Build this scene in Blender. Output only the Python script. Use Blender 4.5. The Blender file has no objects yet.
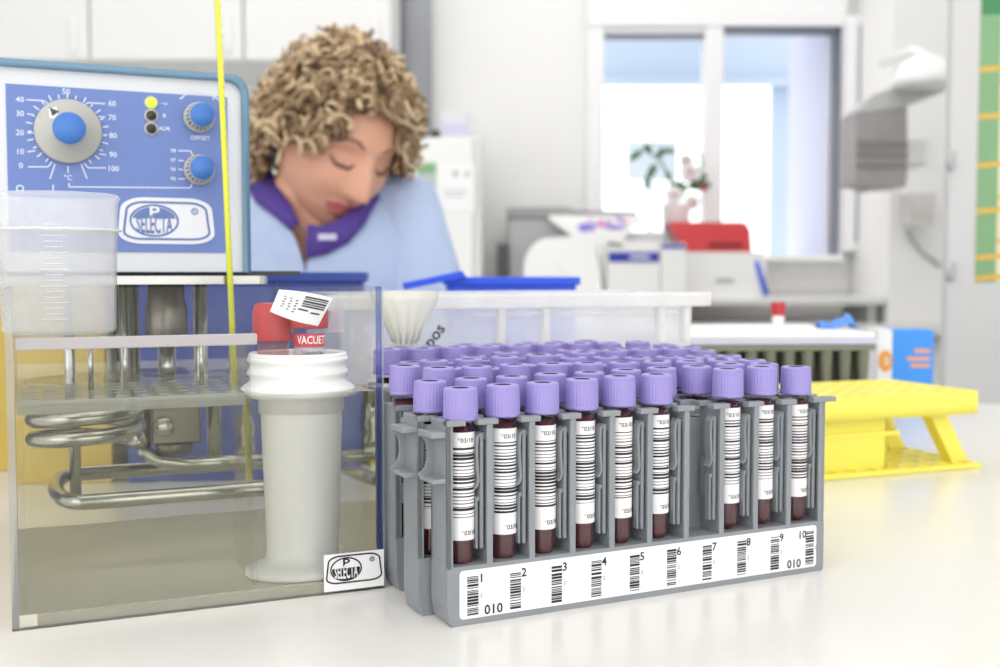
import bpy, math, random
from math import sin, cos, pi, radians, sqrt, atan, exp
from mathutils import Vector, Matrix, Euler

random.seed(7)
sc = bpy.context.scene
COL = sc.collection

# ------------------------------------------------------------------ camera
F = 1100.0; CX, CY, HOR = 500.0, 333.5, 274.0
PITCH = atan((CY - HOR) / F)
U = 0.0011                     # one survey unit in metres
TZ = 0.75                      # height of the bench top
HC = 146.2 * U                 # camera above the bench top
CAM = Vector((0, 0, TZ + HC))
ct, st = cos(PITCH), sin(PITCH)


def ray(x, y):
    a = (x - CX) / F; b = (CY - y) / F
    return Vector((a, ct + b * st, -st + b * ct))


def pt(x, y, Y):
    r = ray(x, y); return CAM + r * (Y / r.y)


def onz(x, y, z=0.0):          # z above the bench top
    r = ray(x, y); return CAM + r * ((TZ + z - CAM.z) / r.z)


cd = bpy.data.cameras.new('camera'); cam = bpy.data.objects.new('camera', cd); COL.objects.link(cam)
cam.location = CAM; cam.rotation_euler = (pi / 2 - PITCH, 0, 0)
cd.sensor_width = 36.0; cd.lens = F / 1000 * 36.0
cd.clip_start = 0.02; cd.clip_end = 60
cd.dof.use_dof = True; cd.dof.focus_distance = 0.53; cd.dof.aperture_fstop = 9.0
sc.camera = cam

# ------------------------------------------------------------------ materials


def lin(c):
    def f(v):
        v /= 255.0
        return v / 12.92 if v <= 0.04045 else ((v + 0.055) / 1.055) ** 2.4
    return tuple(f(v) for v in c) + (1,)


def mat(name, rgb, rough=0.5, metal=0.0, var=0.04, scale=30.0, bump=0.0, bscale=200.0, bdist=.001, spec=0.5, sss=0.0, coat=0.0):
    m = bpy.data.materials.new(name); m.use_nodes = True
    nt = m.node_tree; b = nt.nodes['Principled BSDF']
    b.inputs['Roughness'].default_value = rough; b.inputs['Metallic'].default_value = metal
    b.inputs['Specular IOR Level'].default_value = spec
    b.inputs['Coat Weight'].default_value = coat
    if sss:
        b.inputs['Subsurface Weight'].default_value = sss
        b.inputs['Subsurface Radius'].default_value = (0.01, 0.006, 0.004)
        b.inputs['Subsurface Scale'].default_value = 0.3
    tc = nt.nodes.new('ShaderNodeTexCoord')
    n = nt.nodes.new('ShaderNodeTexNoise'); n.inputs['Scale'].default_value = scale; n.inputs['Detail'].default_value = 3
    nt.links.new(tc.outputs['Object'], n.inputs['Vector'])
    r = nt.nodes.new('ShaderNodeValToRGB')
    c = lin(rgb)
    r.color_ramp.elements[0].color = tuple(v * (1 - var) for v in c[:3]) + (1,)
    r.color_ramp.elements[1].color = tuple(min(1, v * (1 + var)) for v in c[:3]) + (1,)
    nt.links.new(n.outputs['Fac'], r.inputs['Fac'])
    nt.links.new(r.outputs['Color'], b.inputs['Base Color'])
    if bump:
        n2 = nt.nodes.new('ShaderNodeTexNoise'); n2.inputs['Scale'].default_value = bscale
        nt.links.new(tc.outputs['Object'], n2.inputs['Vector'])
        bp = nt.nodes.new('ShaderNodeBump'); bp.inputs['Strength'].default_value = bump; bp.inputs['Distance'].default_value = bdist
        nt.links.new(n2.outputs['Fac'], bp.inputs['Height']); nt.links.new(bp.outputs['Normal'], b.inputs['Normal'])
    return m


def clear(name, tint=(0.96, 0.97, 0.97), haze=0.05, hazecol=(235, 238, 240), ior=1.45, rough=0.03, gloss=1.0):
    """thin clear plastic: see-through, with a Fresnel gloss and a little milky haze"""
    m = bpy.data.materials.new(name); m.use_nodes = True
    nt = m.node_tree; nt.nodes.remove(nt.nodes['Principled BSDF']); out = nt.nodes['Material Output']
    t = nt.nodes.new('ShaderNodeBsdfTransparent'); t.inputs['Color'].default_value = tint + (1,)
    d = nt.nodes.new('ShaderNodeBsdfDiffuse'); d.inputs['Color'].default_value = lin(hazecol)
    tr = nt.nodes.new('ShaderNodeBsdfTranslucent'); tr.inputs['Color'].default_value = lin(hazecol)
    dm = nt.nodes.new('ShaderNodeMixShader'); dm.inputs[0].default_value = 0.5
    nt.links.new(d.outputs[0], dm.inputs[1]); nt.links.new(tr.outputs[0], dm.inputs[2])
    tc = nt.nodes.new('ShaderNodeTexCoord'); n = nt.nodes.new('ShaderNodeTexNoise'); n.inputs['Scale'].default_value = 25
    nt.links.new(tc.outputs['Object'], n.inputs['Vector'])
    mr = nt.nodes.new('ShaderNodeMapRange'); mr.inputs['To Min'].default_value = haze * 0.7; mr.inputs['To Max'].default_value = haze * 1.3
    nt.links.new(n.outputs['Fac'], mr.inputs['Value'])
    m1 = nt.nodes.new('ShaderNodeMixShader'); nt.links.new(mr.outputs[0], m1.inputs[0])
    nt.links.new(t.outputs[0], m1.inputs[1]); nt.links.new(dm.outputs[0], m1.inputs[2])
    g = nt.nodes.new('ShaderNodeBsdfGlossy'); g.inputs['Roughness'].default_value = rough
    lw = nt.nodes.new('ShaderNodeFresnel'); lw.inputs['IOR'].default_value = ior
    mu = nt.nodes.new('ShaderNodeMath'); mu.operation = 'MULTIPLY'; mu.inputs[1].default_value = gloss
    ge = nt.nodes.new('ShaderNodeNewGeometry'); sb_ = nt.nodes.new('ShaderNodeMath'); sb_.operation = 'SUBTRACT'; sb_.inputs[0].default_value = 1.0
    nt.links.new(ge.outputs['Backfacing'], sb_.inputs[1])
    m0 = nt.nodes.new('ShaderNodeMath'); m0.operation = 'MULTIPLY'
    nt.links.new(lw.outputs[0], m0.inputs[0]); nt.links.new(sb_.outputs[0], m0.inputs[1])
    nt.links.new(m0.outputs[0], mu.inputs[0])
    m2 = nt.nodes.new('ShaderNodeMixShader'); nt.links.new(mu.outputs[0], m2.inputs[0])
    nt.links.new(m1.outputs[0], m2.inputs[1]); nt.links.new(g.outputs[0], m2.inputs[2])
    nt.links.new(m2.outputs[0], out.inputs['Surface'])
    return m


def emit(name, rgb, s):
    m = bpy.data.materials.new(name); m.use_nodes = True
    b = m.node_tree.nodes['Principled BSDF']
    b.inputs['Base Color'].default_value = lin(rgb); b.inputs['Emission Color'].default_value = lin(rgb)
    b.inputs['Emission Strength'].default_value = s
    return m


def water_mat():
    m = bpy.data.materials.new('bath_water'); m.use_nodes = True
    nt = m.node_tree; nt.nodes.remove(nt.nodes['Principled BSDF']); out = nt.nodes['Material Output']
    g = nt.nodes.new('ShaderNodeBsdfGlass'); g.inputs['IOR'].default_value = 1.33; g.inputs['Roughness'].default_value = 0.0
    g.inputs['Color'].default_value = (0.995, 0.995, 0.975, 1)
    tc = nt.nodes.new('ShaderNodeTexCoord')
    n = nt.nodes.new('ShaderNodeTexNoise'); n.inputs['Scale'].default_value = 26
    nt.links.new(tc.outputs['Object'], n.inputs['Vector'])
    bp = nt.nodes.new('ShaderNodeBump'); bp.inputs['Strength'].default_value = 0.05; bp.inputs['Distance'].default_value = 0.004
    nt.links.new(n.outputs['Fac'], bp.inputs['Height']); nt.links.new(bp.outputs['Normal'], g.inputs['Normal'])
    nt.links.new(g.outputs[0], out.inputs['Surface'])
    v = nt.nodes.new('ShaderNodeVolumeAbsorption'); v.inputs['Color'].default_value = (0.80, 0.80, 0.60, 1); v.inputs['Density'].default_value = 2.2
    nt.links.new(v.outputs[0], out.inputs['Volume'])
    return m


def barcode_mat():
    """printed tube label: bars across the tube between two heights, white paper elsewhere; the bars differ by object"""
    m = bpy.data.materials.new('barcode_paper'); m.use_nodes = True
    nt = m.node_tree; b = nt.nodes['Principled BSDF']; b.inputs['Roughness'].default_value = 0.45
    tc = nt.nodes.new('ShaderNodeTexCoord'); sx = nt.nodes.new('ShaderNodeSeparateXYZ')
    nt.links.new(tc.outputs['Object'], sx.inputs[0])
    oi = nt.nodes.new('ShaderNodeObjectInfo')

    def math(op, a, bv=None):
        n = nt.nodes.new('ShaderNodeMath'); n.operation = op
        for i, q in enumerate((a, bv)):
            if q is None: continue
            if isinstance(q, (int, float)): n.inputs[i].default_value = q
            else: nt.links.new(q, n.inputs[i])
        return n.outputs[0]
    z = sx.outputs['Z']
    seed = math('MULTIPLY', oi.outputs['Random'], 371.0)
    zz = math('ADD', math('MULTIPLY', z, 640.0), seed)
    cell = math('FLOOR', zz); fr = math('FRACT', zz)
    wn = nt.nodes.new('ShaderNodeTexWhiteNoise'); wn.noise_dimensions = '1D'
    nt.links.new(cell, wn.inputs['W'])
    bar = math('LESS_THAN', fr, math('ADD', math('MULTIPLY', math('POWER', wn.outputs['Value'], 1.6), .66), .2))
    lo = math('GREATER_THAN', z, 23.5 * U); hi = math('LESS_THAN', z, 54 * U)
    side = math('LESS_THAN', math('ABSOLUTE', sx.outputs['X']), 5.2 * U)
    ink = math('MULTIPLY', math('MULTIPLY', bar, lo), math('MULTIPLY', hi, side))
    mx = nt.nodes.new('ShaderNodeMix'); mx.data_type = 'RGBA'
    nt.links.new(ink, mx.inputs['Factor'])
    mx.inputs['A'].default_value = lin((245, 244, 246)); mx.inputs['B'].default_value = lin((28, 26, 32))
    nt.links.new(mx.outputs['Result'], b.inputs['Base Color'])
    return m


M = {}
M['bench'] = mat('bench_laminate', (231, 229, 225), 0.22, var=0.015, scale=4, spec=0.4)
M['bench_side'] = mat('bench_side', (225, 225, 224), 0.5)
M['rack'] = mat('rack_plastic', (139, 144, 149), 0.38, var=0.05, scale=60)
M['rack_in'] = mat('rack_plastic_clip', (132, 137, 142), 0.4, var=0.05, scale=60)
M['paper'] = mat('white_paper', (246, 246, 247), 0.5, var=0.01)
M['ink'] = mat('black_ink', (30, 29, 33), 0.6)
M['grayink'] = mat('grey_ink', (120, 120, 126), 0.6)
M['barcode'] = barcode_mat()
M['cap'] = mat('lavender_cap', (152, 141, 205), 0.42, var=0.06, scale=50, sss=0.0)
M['stopper'] = mat('rubber_stopper', (56, 48, 60), 0.7)
M['blood'] = mat('blood', (72, 22, 30), 0.18, var=0.1, scale=60, spec=0.6)
M['glass'] = clear('tube_glass', (0.97, 0.97, 0.98), 0.02, ior=1.35)
M['acrylic'] = clear('clear_acrylic', (0.985, 0.988, 0.985), 0.02, (225, 225, 215), ior=1.33, rough=0.02, gloss=.7)
M['acrylic_edge'] = clear('acrylic_edge', (0.78, 0.80, 0.82), 0.42, (225, 225, 225), ior=1.49, rough=0.1)
M['acrylic_refracted_blue_edge'] = clear('acrylic_refracted_blue_edge', (0.35, 0.42, 0.75), 0.3, (80, 100, 185), ior=1.49, rough=0.1)  # tint stands in for blue refracted from behind the tank; acrylic itself is clear
M['bin'] = clear('bin_plastic', (0.98, 0.985, 1.0), 0.34, (250, 251, 253), ior=1.45, rough=0.08)
M['bin_rim'] = clear('bin_rim_plastic', (0.97, 0.97, 0.98), 0.82, (250, 250, 250), ior=1.45, rough=0.1)
M['beaker'] = clear('beaker_plastic', (0.99, 0.99, 0.995), 0.30, (248, 249, 251), ior=1.45, rough=0.15)
M['beaker_rim'] = clear('beaker_rim_plastic', (0.95, 0.95, 0.96), 0.75, (248, 248, 249), ior=1.45, rough=0.15)
M['water'] = water_mat()
M['floorpanel'] = mat('tank_floor', (222, 218, 202), 0.55, var=0.04, scale=12)
M['white_plastic'] = mat('white_plastic', (248, 248, 248), 0.35, var=0.01)
M['off_white'] = mat('off_white_plastic', (242, 242, 240), 0.4, var=0.02)
M['steel'] = mat('stainless_steel', (190, 190, 186), 0.22, 1.0, var=0.05)
M['dark_metal'] = mat('dark_metal', (120, 116, 108), 0.3, 1.0, var=0.08)
M['dark'] = mat('dark_grey_plastic', (62, 64, 68), 0.5)
M['shell'] = mat('steel_blue_shell', (108, 142, 168), 0.35, var=0.03)
M['face'] = mat('grey_face', (214, 217, 222), 0.4, var=0.02)
M['panelblue'] = mat('panel_blue', (102, 126, 188), 0.4, var=0.02)
M['print'] = mat('panel_print', (214, 222, 240), 0.5)
M['knobgrey'] = mat('knob_grey', (188, 188, 182), 0.4, var=0.02)
M['knobblue'] = mat('knob_blue', (62, 116, 194), 0.35, var=0.02)
M['lamp_on'] = emit('green_lamp', (205, 250, 60), 0.9)
M['lamp_off'] = mat('dark_lamp', (52, 52, 50), 0.3)
M['yellow_strip'] = mat('thermometer_yellow', (226, 232, 30), 0.4, var=0.03)
M['red_cap'] = mat('red_cap', (186, 44, 52), 0.4, var=0.05)
M['red_print'] = mat('red_print', (208, 44, 62), 0.5)
M['pink_wash'] = clear('red_tube_plastic', (0.90, 0.72, 0.72), 0.25, (225, 190, 190), ior=1.4)
M['yellow'] = mat('yellow_plastic', (250, 238, 100), 0.4, var=0.03, sss=0.0)
M['yellow_box'] = mat('yellow_box', (206, 178, 84), 0.5, var=0.06)
M['blue_box'] = mat('blue_box', (52, 74, 160), 0.45, var=0.05)
M['blue_tray'] = mat('blue_tray', (36, 84, 226), 0.4, var=0.04)
M['olive'] = mat('olive_rack', (128, 131, 116), 0.5, var=0.08)
M['olive_dark'] = mat('olive_rack_deep', (70, 72, 60), 0.6)
M['lilac'] = mat('lilac_plastic', (206, 204, 228), 0.4)
M['carton'] = mat('blue_carton', (64, 150, 240), 0.5, var=0.03)
M['orange'] = mat('orange_print', (246, 166, 80), 0.5)
M['glove'] = mat('blue_nitrile', (86, 150, 240), 0.5, var=0.05)
M['wall'] = mat('white_wall', (243, 243, 242), 0.7, var=0.01, scale=2)
M['cabinet'] = mat('white_cabinet', (230, 230, 229), 0.4, var=0.01, scale=2)
M['ceiling'] = mat('ceiling_white', (245, 245, 245), 0.8, var=0.01)
M['floor'] = mat('floor_vinyl', (196, 198, 196), 0.5, var=0.05)
M['grey_wall'] = mat('grey_partition', (206, 206, 207), 0.6, var=0.01, scale=2)
M['frame_white'] = mat('window_frame_white', (246, 246, 248), 0.4, var=0.01)
M['gasket'] = mat('dark_gasket', (96, 102, 118), 0.5)
M['winglass'] = clear('window_glass', (0.98, 0.99, 1.0), 0.0, ior=1.3)
M['frosted'] = mat('pale_frosted_glass', (204, 216, 217), 0.3, var=0.02)
M['awning'] = mat('pale_blue_awning', (176, 192, 212), 0.7, var=0.02)
M['reveal'] = mat('pale_lilac_reveal', (188, 193, 216), 0.6, var=0.01)
M['machine_grey'] = mat('machine_grey', (186, 187, 188), 0.45, var=0.03)
M['machine_dark'] = mat('machine_dark_grey', (158, 159, 160), 0.45, var=0.03)
M['black'] = mat('black_plastic', (84, 84, 86), 0.5)
M['stripe_blue'] = mat('blue_stripe', (44, 60, 170), 0.5)
M['red_lid'] = mat('red_lid', (218, 72, 76), 0.35, var=0.04)
M['dispenser'] = mat('grey_dispenser', (164, 160, 161), 0.5, var=0.05)
M['duct'] = mat('grey_duct', (178, 180, 188), 0.45, var=0.03)
M['leaf'] = mat('orchid_leaf', (76, 122, 82), 0.5, var=0.15)
M['petal'] = mat('orchid_petal', (252, 252, 252), 0.6)
M['petal_red'] = mat('orchid_lip', (176, 50, 84), 0.6)
M['poster_green'] = mat('poster_green', (128, 170, 124), 0.5, var=0.08, scale=80)
M['poster_dgreen'] = mat('poster_dark_green', (62, 136, 86), 0.5)
M['poster_cream'] = mat('poster_cream', (230, 220, 186), 0.5, var=0.03)
M['poster_gold'] = mat('poster_gold', (226, 180, 66), 0.5)
M['sticker_v'] = mat('violet_print', (150, 140, 226), 0.5)
M['sticker_p'] = mat('pink_print', (224, 130, 190), 0.5)
M['note_green'] = mat('green_print', (130, 180, 130), 0.5)
M['note_grey'] = mat('grey_print', (188, 194, 200), 0.5)
M['skin'] = mat('skin', (222, 168, 140), 0.5, var=0.06, scale=18, sss=0.15)
M['lip'] = mat('lip', (200, 110, 106), 0.4)
M['lash'] = mat('lash', (112, 82, 68), 0.6)
M['brow'] = mat('eyebrow', (150, 108, 84), 0.7)
M['hair_light'] = mat('hair_blond', (214, 190, 152), 0.5, var=0.2, scale=60)
M['hair_mid'] = mat('hair_brown_blond', (158, 131, 98), 0.5, var=0.2, scale=60)
M['hair_dark'] = mat('hair_brown', (96, 72, 48), 0.5, var=0.2, scale=60)
M['uniform'] = mat('pale_blue_cotton', (178, 195, 226), 0.8, var=0.03, scale=14, bump=0.7, bscale=11, bdist=.03)
M['collar'] = mat('purple_trim', (84, 62, 148), 0.8, var=0.05)
M['trousers'] = mat('trousers_white', (220, 222, 228), 0.8)
M['earring'] = mat('earring', (60, 58, 66), 0.3, 0.6)

# ------------------------------------------------------------------ mesh builder


def text_mesh(s, size, align='CENTER', bold=.018):
    cu = bpy.data.curves.new('tmp_text', 'FONT'); cu.body = s; cu.size = size
    cu.align_x = align; cu.align_y = 'CENTER'; cu.resolution_u = 2; cu.offset = size * bold
    ob = bpy.data.objects.new('tmp_text', cu); COL.objects.link(ob)
    dg = bpy.context.evaluated_depsgraph_get()
    me = bpy.data.meshes.new_from_object(ob.evaluated_get(dg))
    vs = [v.co.copy() for v in me.vertices]; fs = [tuple(p.vertices) for p in me.polygons]
    bpy.data.objects.remove(ob); bpy.data.curves.remove(cu); bpy.data.meshes.remove(me)
    return vs, fs


class MB:
    def __init__(s):
        s.v = []; s.f = []; s.m = []; s.s = []

    def add(s, vs, fs, m=0, smooth=False, T=None):
        o = len(s.v)
        for p in vs:
            p = Vector(p); s.v.append(T @ p if T is not None else p)
        for f in fs:
            s.f.append(tuple(i + o for i in f)); s.m.append(m); s.s.append(smooth)
        return s

    def box(s, x0, x1, y0, y1, z0, z1, m=0, T=None):
        vs = [(x, y, z) for z in (z0, z1) for y in (y0, y1) for x in (x0, x1)]
        fs = [(0, 2, 3, 1), (4, 5, 7, 6), (0, 1, 5, 4), (2, 6, 7, 3), (0, 4, 6, 2), (1, 3, 7, 5)]
        return s.add(vs, fs, m, False, T)

    def bbox(s, x0, x1, y0, y1, z0, z1, r, m=0, T=None, seg=3):
        """box with rounded vertical-profile edges: rounded rectangle in xz extruded along y"""
        return s.prism(rrect(x0, x1, z0, z1, r, seg), y0, y1, m, T)

    def prism(s, poly, y0, y1, m=0, T=None, smooth=False):
        """poly in (x,z), extruded along y"""
        n = len(poly)
        vs = [(p[0], y0, p[1]) for p in poly] + [(p[0], y1, p[1]) for p in poly]
        fs = [tuple(range(n)), tuple(range(2 * n - 1, n - 1, -1))]
        s.add(vs, fs, m, False, T)
        return s.add(vs, [(i, i + n, (i + 1) % n + n, (i + 1) % n) for i in range(n)], m, smooth, T)

    def zprism(s, poly, z0, z1, m=0, T=None, smooth=False):
        n = len(poly)
        vs = [(p[0], p[1], z0) for p in poly] + [(p[0], p[1], z1) for p in poly]
        s.add(vs, [tuple(range(n - 1, -1, -1)), tuple(range(n, 2 * n))], m, False, T)
        return s.add(vs, [(i, (i + 1) % n, (i + 1) % n + n, i + n) for i in range(n)], m, smooth, T)

    def lathe(s, prof, n=32, m=0, T=None, smooth=True, sx=1, sy=1, rib=0.0, ribs=0):
        vs = []; fs = []
        for (r, z) in prof:
            for i in range(n):
                a = 2 * pi * i / n
                rr = r * (1 + rib * (1 if i % 2 else -1)) if ribs else r
                vs.append((rr * cos(a) * sx, rr * sin(a) * sy, z))
        k = len(prof)
        for j in range(k - 1):
            for i in range(n):
                i2 = (i + 1) % n
                fs.append((j * n + i, j * n + i2, (j + 1) * n + i2, (j + 1) * n + i))
        if prof[0][0] > 1e-9: fs.append(tuple(range(n - 1, -1, -1)))
        if prof[-1][0] > 1e-9: fs.append(tuple((k - 1) * n + i for i in range(n)))
        return s.add(vs, fs, m, smooth, T)

    def open_lathe(s, prof, n=32, m=0, T=None, smooth=True, a0=0.0, a1=2 * pi):
        vs = []; fs = []; full = abs(a1 - a0 - 2 * pi) < 1e-6
        c = n if full else n + 1
        for (r, z) in prof:
            for i in range(c):
                a = a0 + (a1 - a0) * i / n; vs.append((r * cos(a), r * sin(a), z))
        for j in range(len(prof) - 1):
            for i in range(n):
                i2 = (i + 1) % c
                fs.append((j * c + i, j * c + i2, (j + 1) * c + i2, (j + 1) * c + i))
        return s.add(vs, fs, m, smooth, T)

    def tube(s, pts, rad, n=8, m=0, closed=False, T=None, flat=1.0):
        pts = [Vector(p) for p in pts]; k = len(pts)
        if not isinstance(rad, (list, tuple)): rad = [rad] * k
        vs = []; fs = []; prev = None
        for i, p in enumerate(pts):
            if closed: t = pts[(i + 1) % k] - pts[i - 1]
            else: t = pts[min(i + 1, k - 1)] - pts[max(i - 1, 0)]
            t.normalize()
            if prev is None:
                a = Vector((0, 0, 1)) if abs(t.z) < 0.9 else Vector((1, 0, 0))
                nrm = (a - t * a.dot(t)).normalized()
            else:
                nrm = (prev - t * prev.dot(t)).normalized()
            prev = nrm; bi = t.cross(nrm)
            for j in range(n):
                a = 2 * pi * j / n
                vs.append(p + nrm * (cos(a) * rad[i]) + bi * (sin(a) * rad[i] * flat))
        r = k if closed else k - 1
        for i in range(r):
            i2 = (i + 1) % k
            for j in range(n):
                j2 = (j + 1) % n
                fs.append((i * n + j, i * n + j2, i2 * n + j2, i2 * n + j))
        if not closed:
            fs.append(tuple(range(n - 1, -1, -1))); fs.append(tuple((k - 1) * n + j for j in range(n)))
        return s.add(vs, fs, m, True, T)

    def text(s, txt, size, T, m=0, align='CENTER', thick=0.0):
        vs, fs = text_mesh(txt, size, align)
        return s.add(vs, fs, m, False, T)

    def build(s, name, mats, parent=None, loc=None, rotz=None, bevel=0.0, seg=2):
        me = bpy.data.meshes.new(name); me.from_pydata([tuple(v) for v in s.v], [], s.f); me.update()
        if not isinstance(mats, (list, tuple)): mats = [mats]
        for q in mats: me.materials.append(q)
        me.polygons.foreach_set('material_index', s.m); me.polygons.foreach_set('use_smooth', s.s); me.update()
        o = bpy.data.objects.new(name, me); COL.objects.link(o)
        if parent is not None: o.parent = parent
        if loc is not None: o.location = loc
        if rotz is not None: o.rotation_euler = (0, 0, rotz)
        if bevel:
            b = o.modifiers.new('bevel', 'BEVEL'); b.width = bevel; b.segments = seg; b.limit_method = 'ANGLE'; b.angle_limit = radians(40)
        return o


def rrect(x0, x1, z0, z1, r, seg=3):
    out = []
    for cx, cz, a in ((x1 - r, z0 + r, -pi / 2), (x1 - r, z1 - r, 0), (x0 + r, z1 - r, pi / 2), (x0 + r, z0 + r, pi)):
        for i in range(seg + 1):
            t = a + pi / 2 * i / seg; out.append((cx + r * cos(t), cz + r * sin(t)))
    return out


def holes_plate(mb, x0, x1, y0, y1, z0, z1, nx, ny, frac=0.74, m=0, seg=4):
    """plate with nx x ny round holes, walls included"""
    dx = (x1 - x0) / nx; dy = (y1 - y0) / ny; r = min(dx, dy) * frac / 2
    n = seg * 4
    for i in range(nx):
        for j in range(ny):
            cx = x0 + (i + .5) * dx; cy = y0 + (j + .5) * dy
            circ = []; sq = []
            for k in range(n):
                a = 2 * pi * k / n + pi / 4
                circ.append((cx + r * cos(a), cy + r * sin(a)))
                c, s_ = cos(a), sin(a); q = max(abs(c), abs(s_))
                sq.append((cx + dx / 2 * c / q, cy + dy / 2 * s_ / q))
            vs = [(p[0], p[1], z1) for p in sq] + [(p[0], p[1], z1) for p in circ] + [(p[0], p[1], z0) for p in sq] + [(p[0], p[1], z0) for p in circ]
            fs = []
            for k in range(n):
                k2 = (k + 1) % n
                fs += [(k, k2, n + k2, n + k), (2 * n + k2, 2 * n + k, 3 * n + k, 3 * n + k2), (n + k, n + k2, 3 * n + k2, 3 * n + k)]
            mb.add(vs, fs, m)
    for (a, b, c, d) in ((x0, x0, y0, y1), (x1, x1, y0, y1)):
        mb.add([(a, c, z0), (a, d, z0), (a, d, z1), (a, c, z1)], [(0, 1, 2, 3)], m)
    for y in (y0, y1):
        mb.add([(x0, y, z0), (x1, y, z0), (x1, y, z1), (x0, y, z1)], [(0, 1, 2, 3)], m)
    return mb


def thing(name, label, cat, loc, rotz=0.0, group=None):
    o = bpy.data.objects.new(name, None); COL.objects.link(o); o.empty_display_size = 0.02
    o.location = loc; o.rotation_euler = (0, 0, rotz)
    o['label'] = label; o['category'] = cat
    if group: o['group'] = group
    return o


def tag(o, label, cat, group=None, kind=None):
    o['label'] = label; o['category'] = cat
    if group: o['group'] = group
    if kind: o['kind'] = kind
    return o


def struct(o):
    o['kind'] = 'structure'; return o


def bar_list(total, seed, lo=0.25, hi=1.0):
    rnd = random.Random(seed); out = []; z = 0.0
    while z < total:
        w = rnd.choice((.35, .35, .5, .7, 1.0)); g = rnd.choice((.3, .3, .45, .8))
        if z + w > total: break
        out.append((z, z + w)); z += w + g
    return out


UPX = Matrix.Rotation(pi / 2, 4, 'X')        # text plane (x,y) -> (x,z), facing -y

# ------------------------------------------------------------------ room shell
WY = 4.0                                      # inner face of the window wall
b = MB().box(-3.2, 2.6, -1.2, 4.4, -0.1, 0.0); struct(b.build('floor', M['floor']))
b = MB().box(-3.2, 2.6, -1.2, 4.4, 2.9, 3.0); struct(b.build('ceiling', M['ceiling']))
b = MB().box(-3.3, -3.2, -1.2, 4.4, 0, 2.9); struct(b.build('wall_left', M['wall']))
b = MB().box(2.6, 2.7, -1.2, 4.4, 0, 2.9); struct(b.build('wall_right', M['wall']))


def wx(x, Y=WY): return pt(x, HOR, Y).x


def wz(y, Y=WY): return pt(CX, y, Y).z


# window wall built round its opening
ox0, ox1 = wx(597), wx(829); oz0, oz1 = wz(258), wz(4)
b = MB()
b.box(-3.2, ox0, WY, WY + 0.36, 0, 2.9); b.box(ox1, 2.6, WY, WY + 0.36, 0, 2.9)
b.box(ox0, ox1, WY, WY + 0.36, 0, oz0); b.box(ox0, ox1, WY, WY + 0.36, oz1, 2.9)
struct(b.build('wall_back', M['wall']))

# window_1: two-light frame with mullion, dark gasket round the right light
b = MB()
fx = [wx(585), wx(602), wx(700), wx(719), wx(829), wx(838)]
zt, zb = wz(18), wz(262)
b.box(fx[0], fx[1], WY - .05, WY + .03, zb, zt); b.box(fx[2], fx[3], WY - .05, WY + .03, zb, zt)
b.box(fx[4] + .012, fx[5], WY - .05, WY + .03, zb, zt)
b.box(fx[0] - .002, fx[5] + .002, WY - .056, WY + .034, wz(30), zt + .12); b.box(fx[1], fx[2], WY - .04, WY + .026, wz(37), wz(30) + .004); b.box(fx[1], fx[2], WY - .042, WY + .027, zb, wz(232))
b.box(fx[0] - .004, fx[5] + .004, WY - .07, WY + .03, zb, wz(255))
win = struct(b.build('window_1', M['frame_white'], bevel=.006))
b = MB()
b.box(fx[3], fx[4] + .012, WY - .055, WY + .02, wz(35), wz(30)); b.box(fx[4], fx[4] + .014, WY - .055, WY + .02, wz(255), wz(30))
b.box(fx[1], fx[2], WY - .045, WY + .02, wz(39), wz(36.5))
b.build('gasket', M['gasket'], win)
b = MB().box(fx[1], fx[2], WY + .0, WY + .006, wz(232), wz(37)); b.build('pane', M['winglass'], win)
b = MB().box(ox1 - .004, ox1 + .02, WY + .04, WY + .58, oz0, oz1); struct(b.build('trim_1', M['reveal']))
# window_2: narrow frosted light right of it
b = MB()
gx = [wx(836), wx(848), wx(893), wx(905)]
b.box(gx[0], gx[1], WY - .08, WY, wz(252), wz(20)); b.box(gx[2], gx[3], WY - .08, WY, wz(252), wz(20))
b.box(gx[1], gx[2], WY - .08, WY, wz(30), wz(20)); b.box(gx[1], gx[2], WY - .08, WY, wz(252), wz(242))
w2 = struct(b.build('window_2', M['frame_white'], bevel=.006))
b = MB().box(gx[1], gx[2], WY - .03, WY - .02, wz(242), wz(30)); b.build('pane', M['frosted'], w2)
b = MB().box(gx[1], gx[1] + .008, WY - .083, WY - .07, wz(242), wz(30)); b.box(gx[1] + .008, gx[2], WY - .083, WY - .07, wz(242), wz(240)); b.box(gx[1] + .008, gx[2], WY - .083, WY - .07, wz(32), wz(30))
b.build('gasket', M['machine_grey'], w2)
# pale blue awning outside and the blue post at its side
b = MB()
ay = 5.0
b.box(wx(560, ay), wx(860, ay), ay, ay + .06, wz(82, ay), wz(10, ay))
b.box(wx(560, ay), wx(860, ay), ay - .03, ay, wz(86, ay), wz(78, ay))
b.box(wx(774, ay), wx(800, ay), ay + .07, ay + .12, 0.0, wz(10, ay))
aw = tag(b.build('awning', M['awning']), 'pale blue awning hanging outside the window', 'awning')
# a grey-blue notice outside behind the orchid
b = MB().box(wx(627, 4.7), wx(676, 4.7), 4.7, 4.74, wz(180, 4.7), wz(141, 4.7)); b.box(wx(648, 4.7), wx(654, 4.7), 4.71, 4.74, 0, wz(141, 4.7))
tag(b.build('outdoor_sign', mat('pale_grey_sign', (216, 226, 232), .6)), 'pale grey panel on a post outside behind the orchid', 'sign')

# right: white column, grey partition
b = MB().box(pt(889, 274, 3.6).x, pt(962, 274, 3.6).x, 3.6, 3.99, TZ + .0005, 2.9); struct(b.build('wall_column', M['wall']))
PY = 1.62
px0 = pt(947, 274, PY).x
b = MB().box(px0, px0 + 1.2, PY, PY + .022, 0, 2.6); struct(b.build('wall_partition', M['grey_wall'], bevel=.004))

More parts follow.
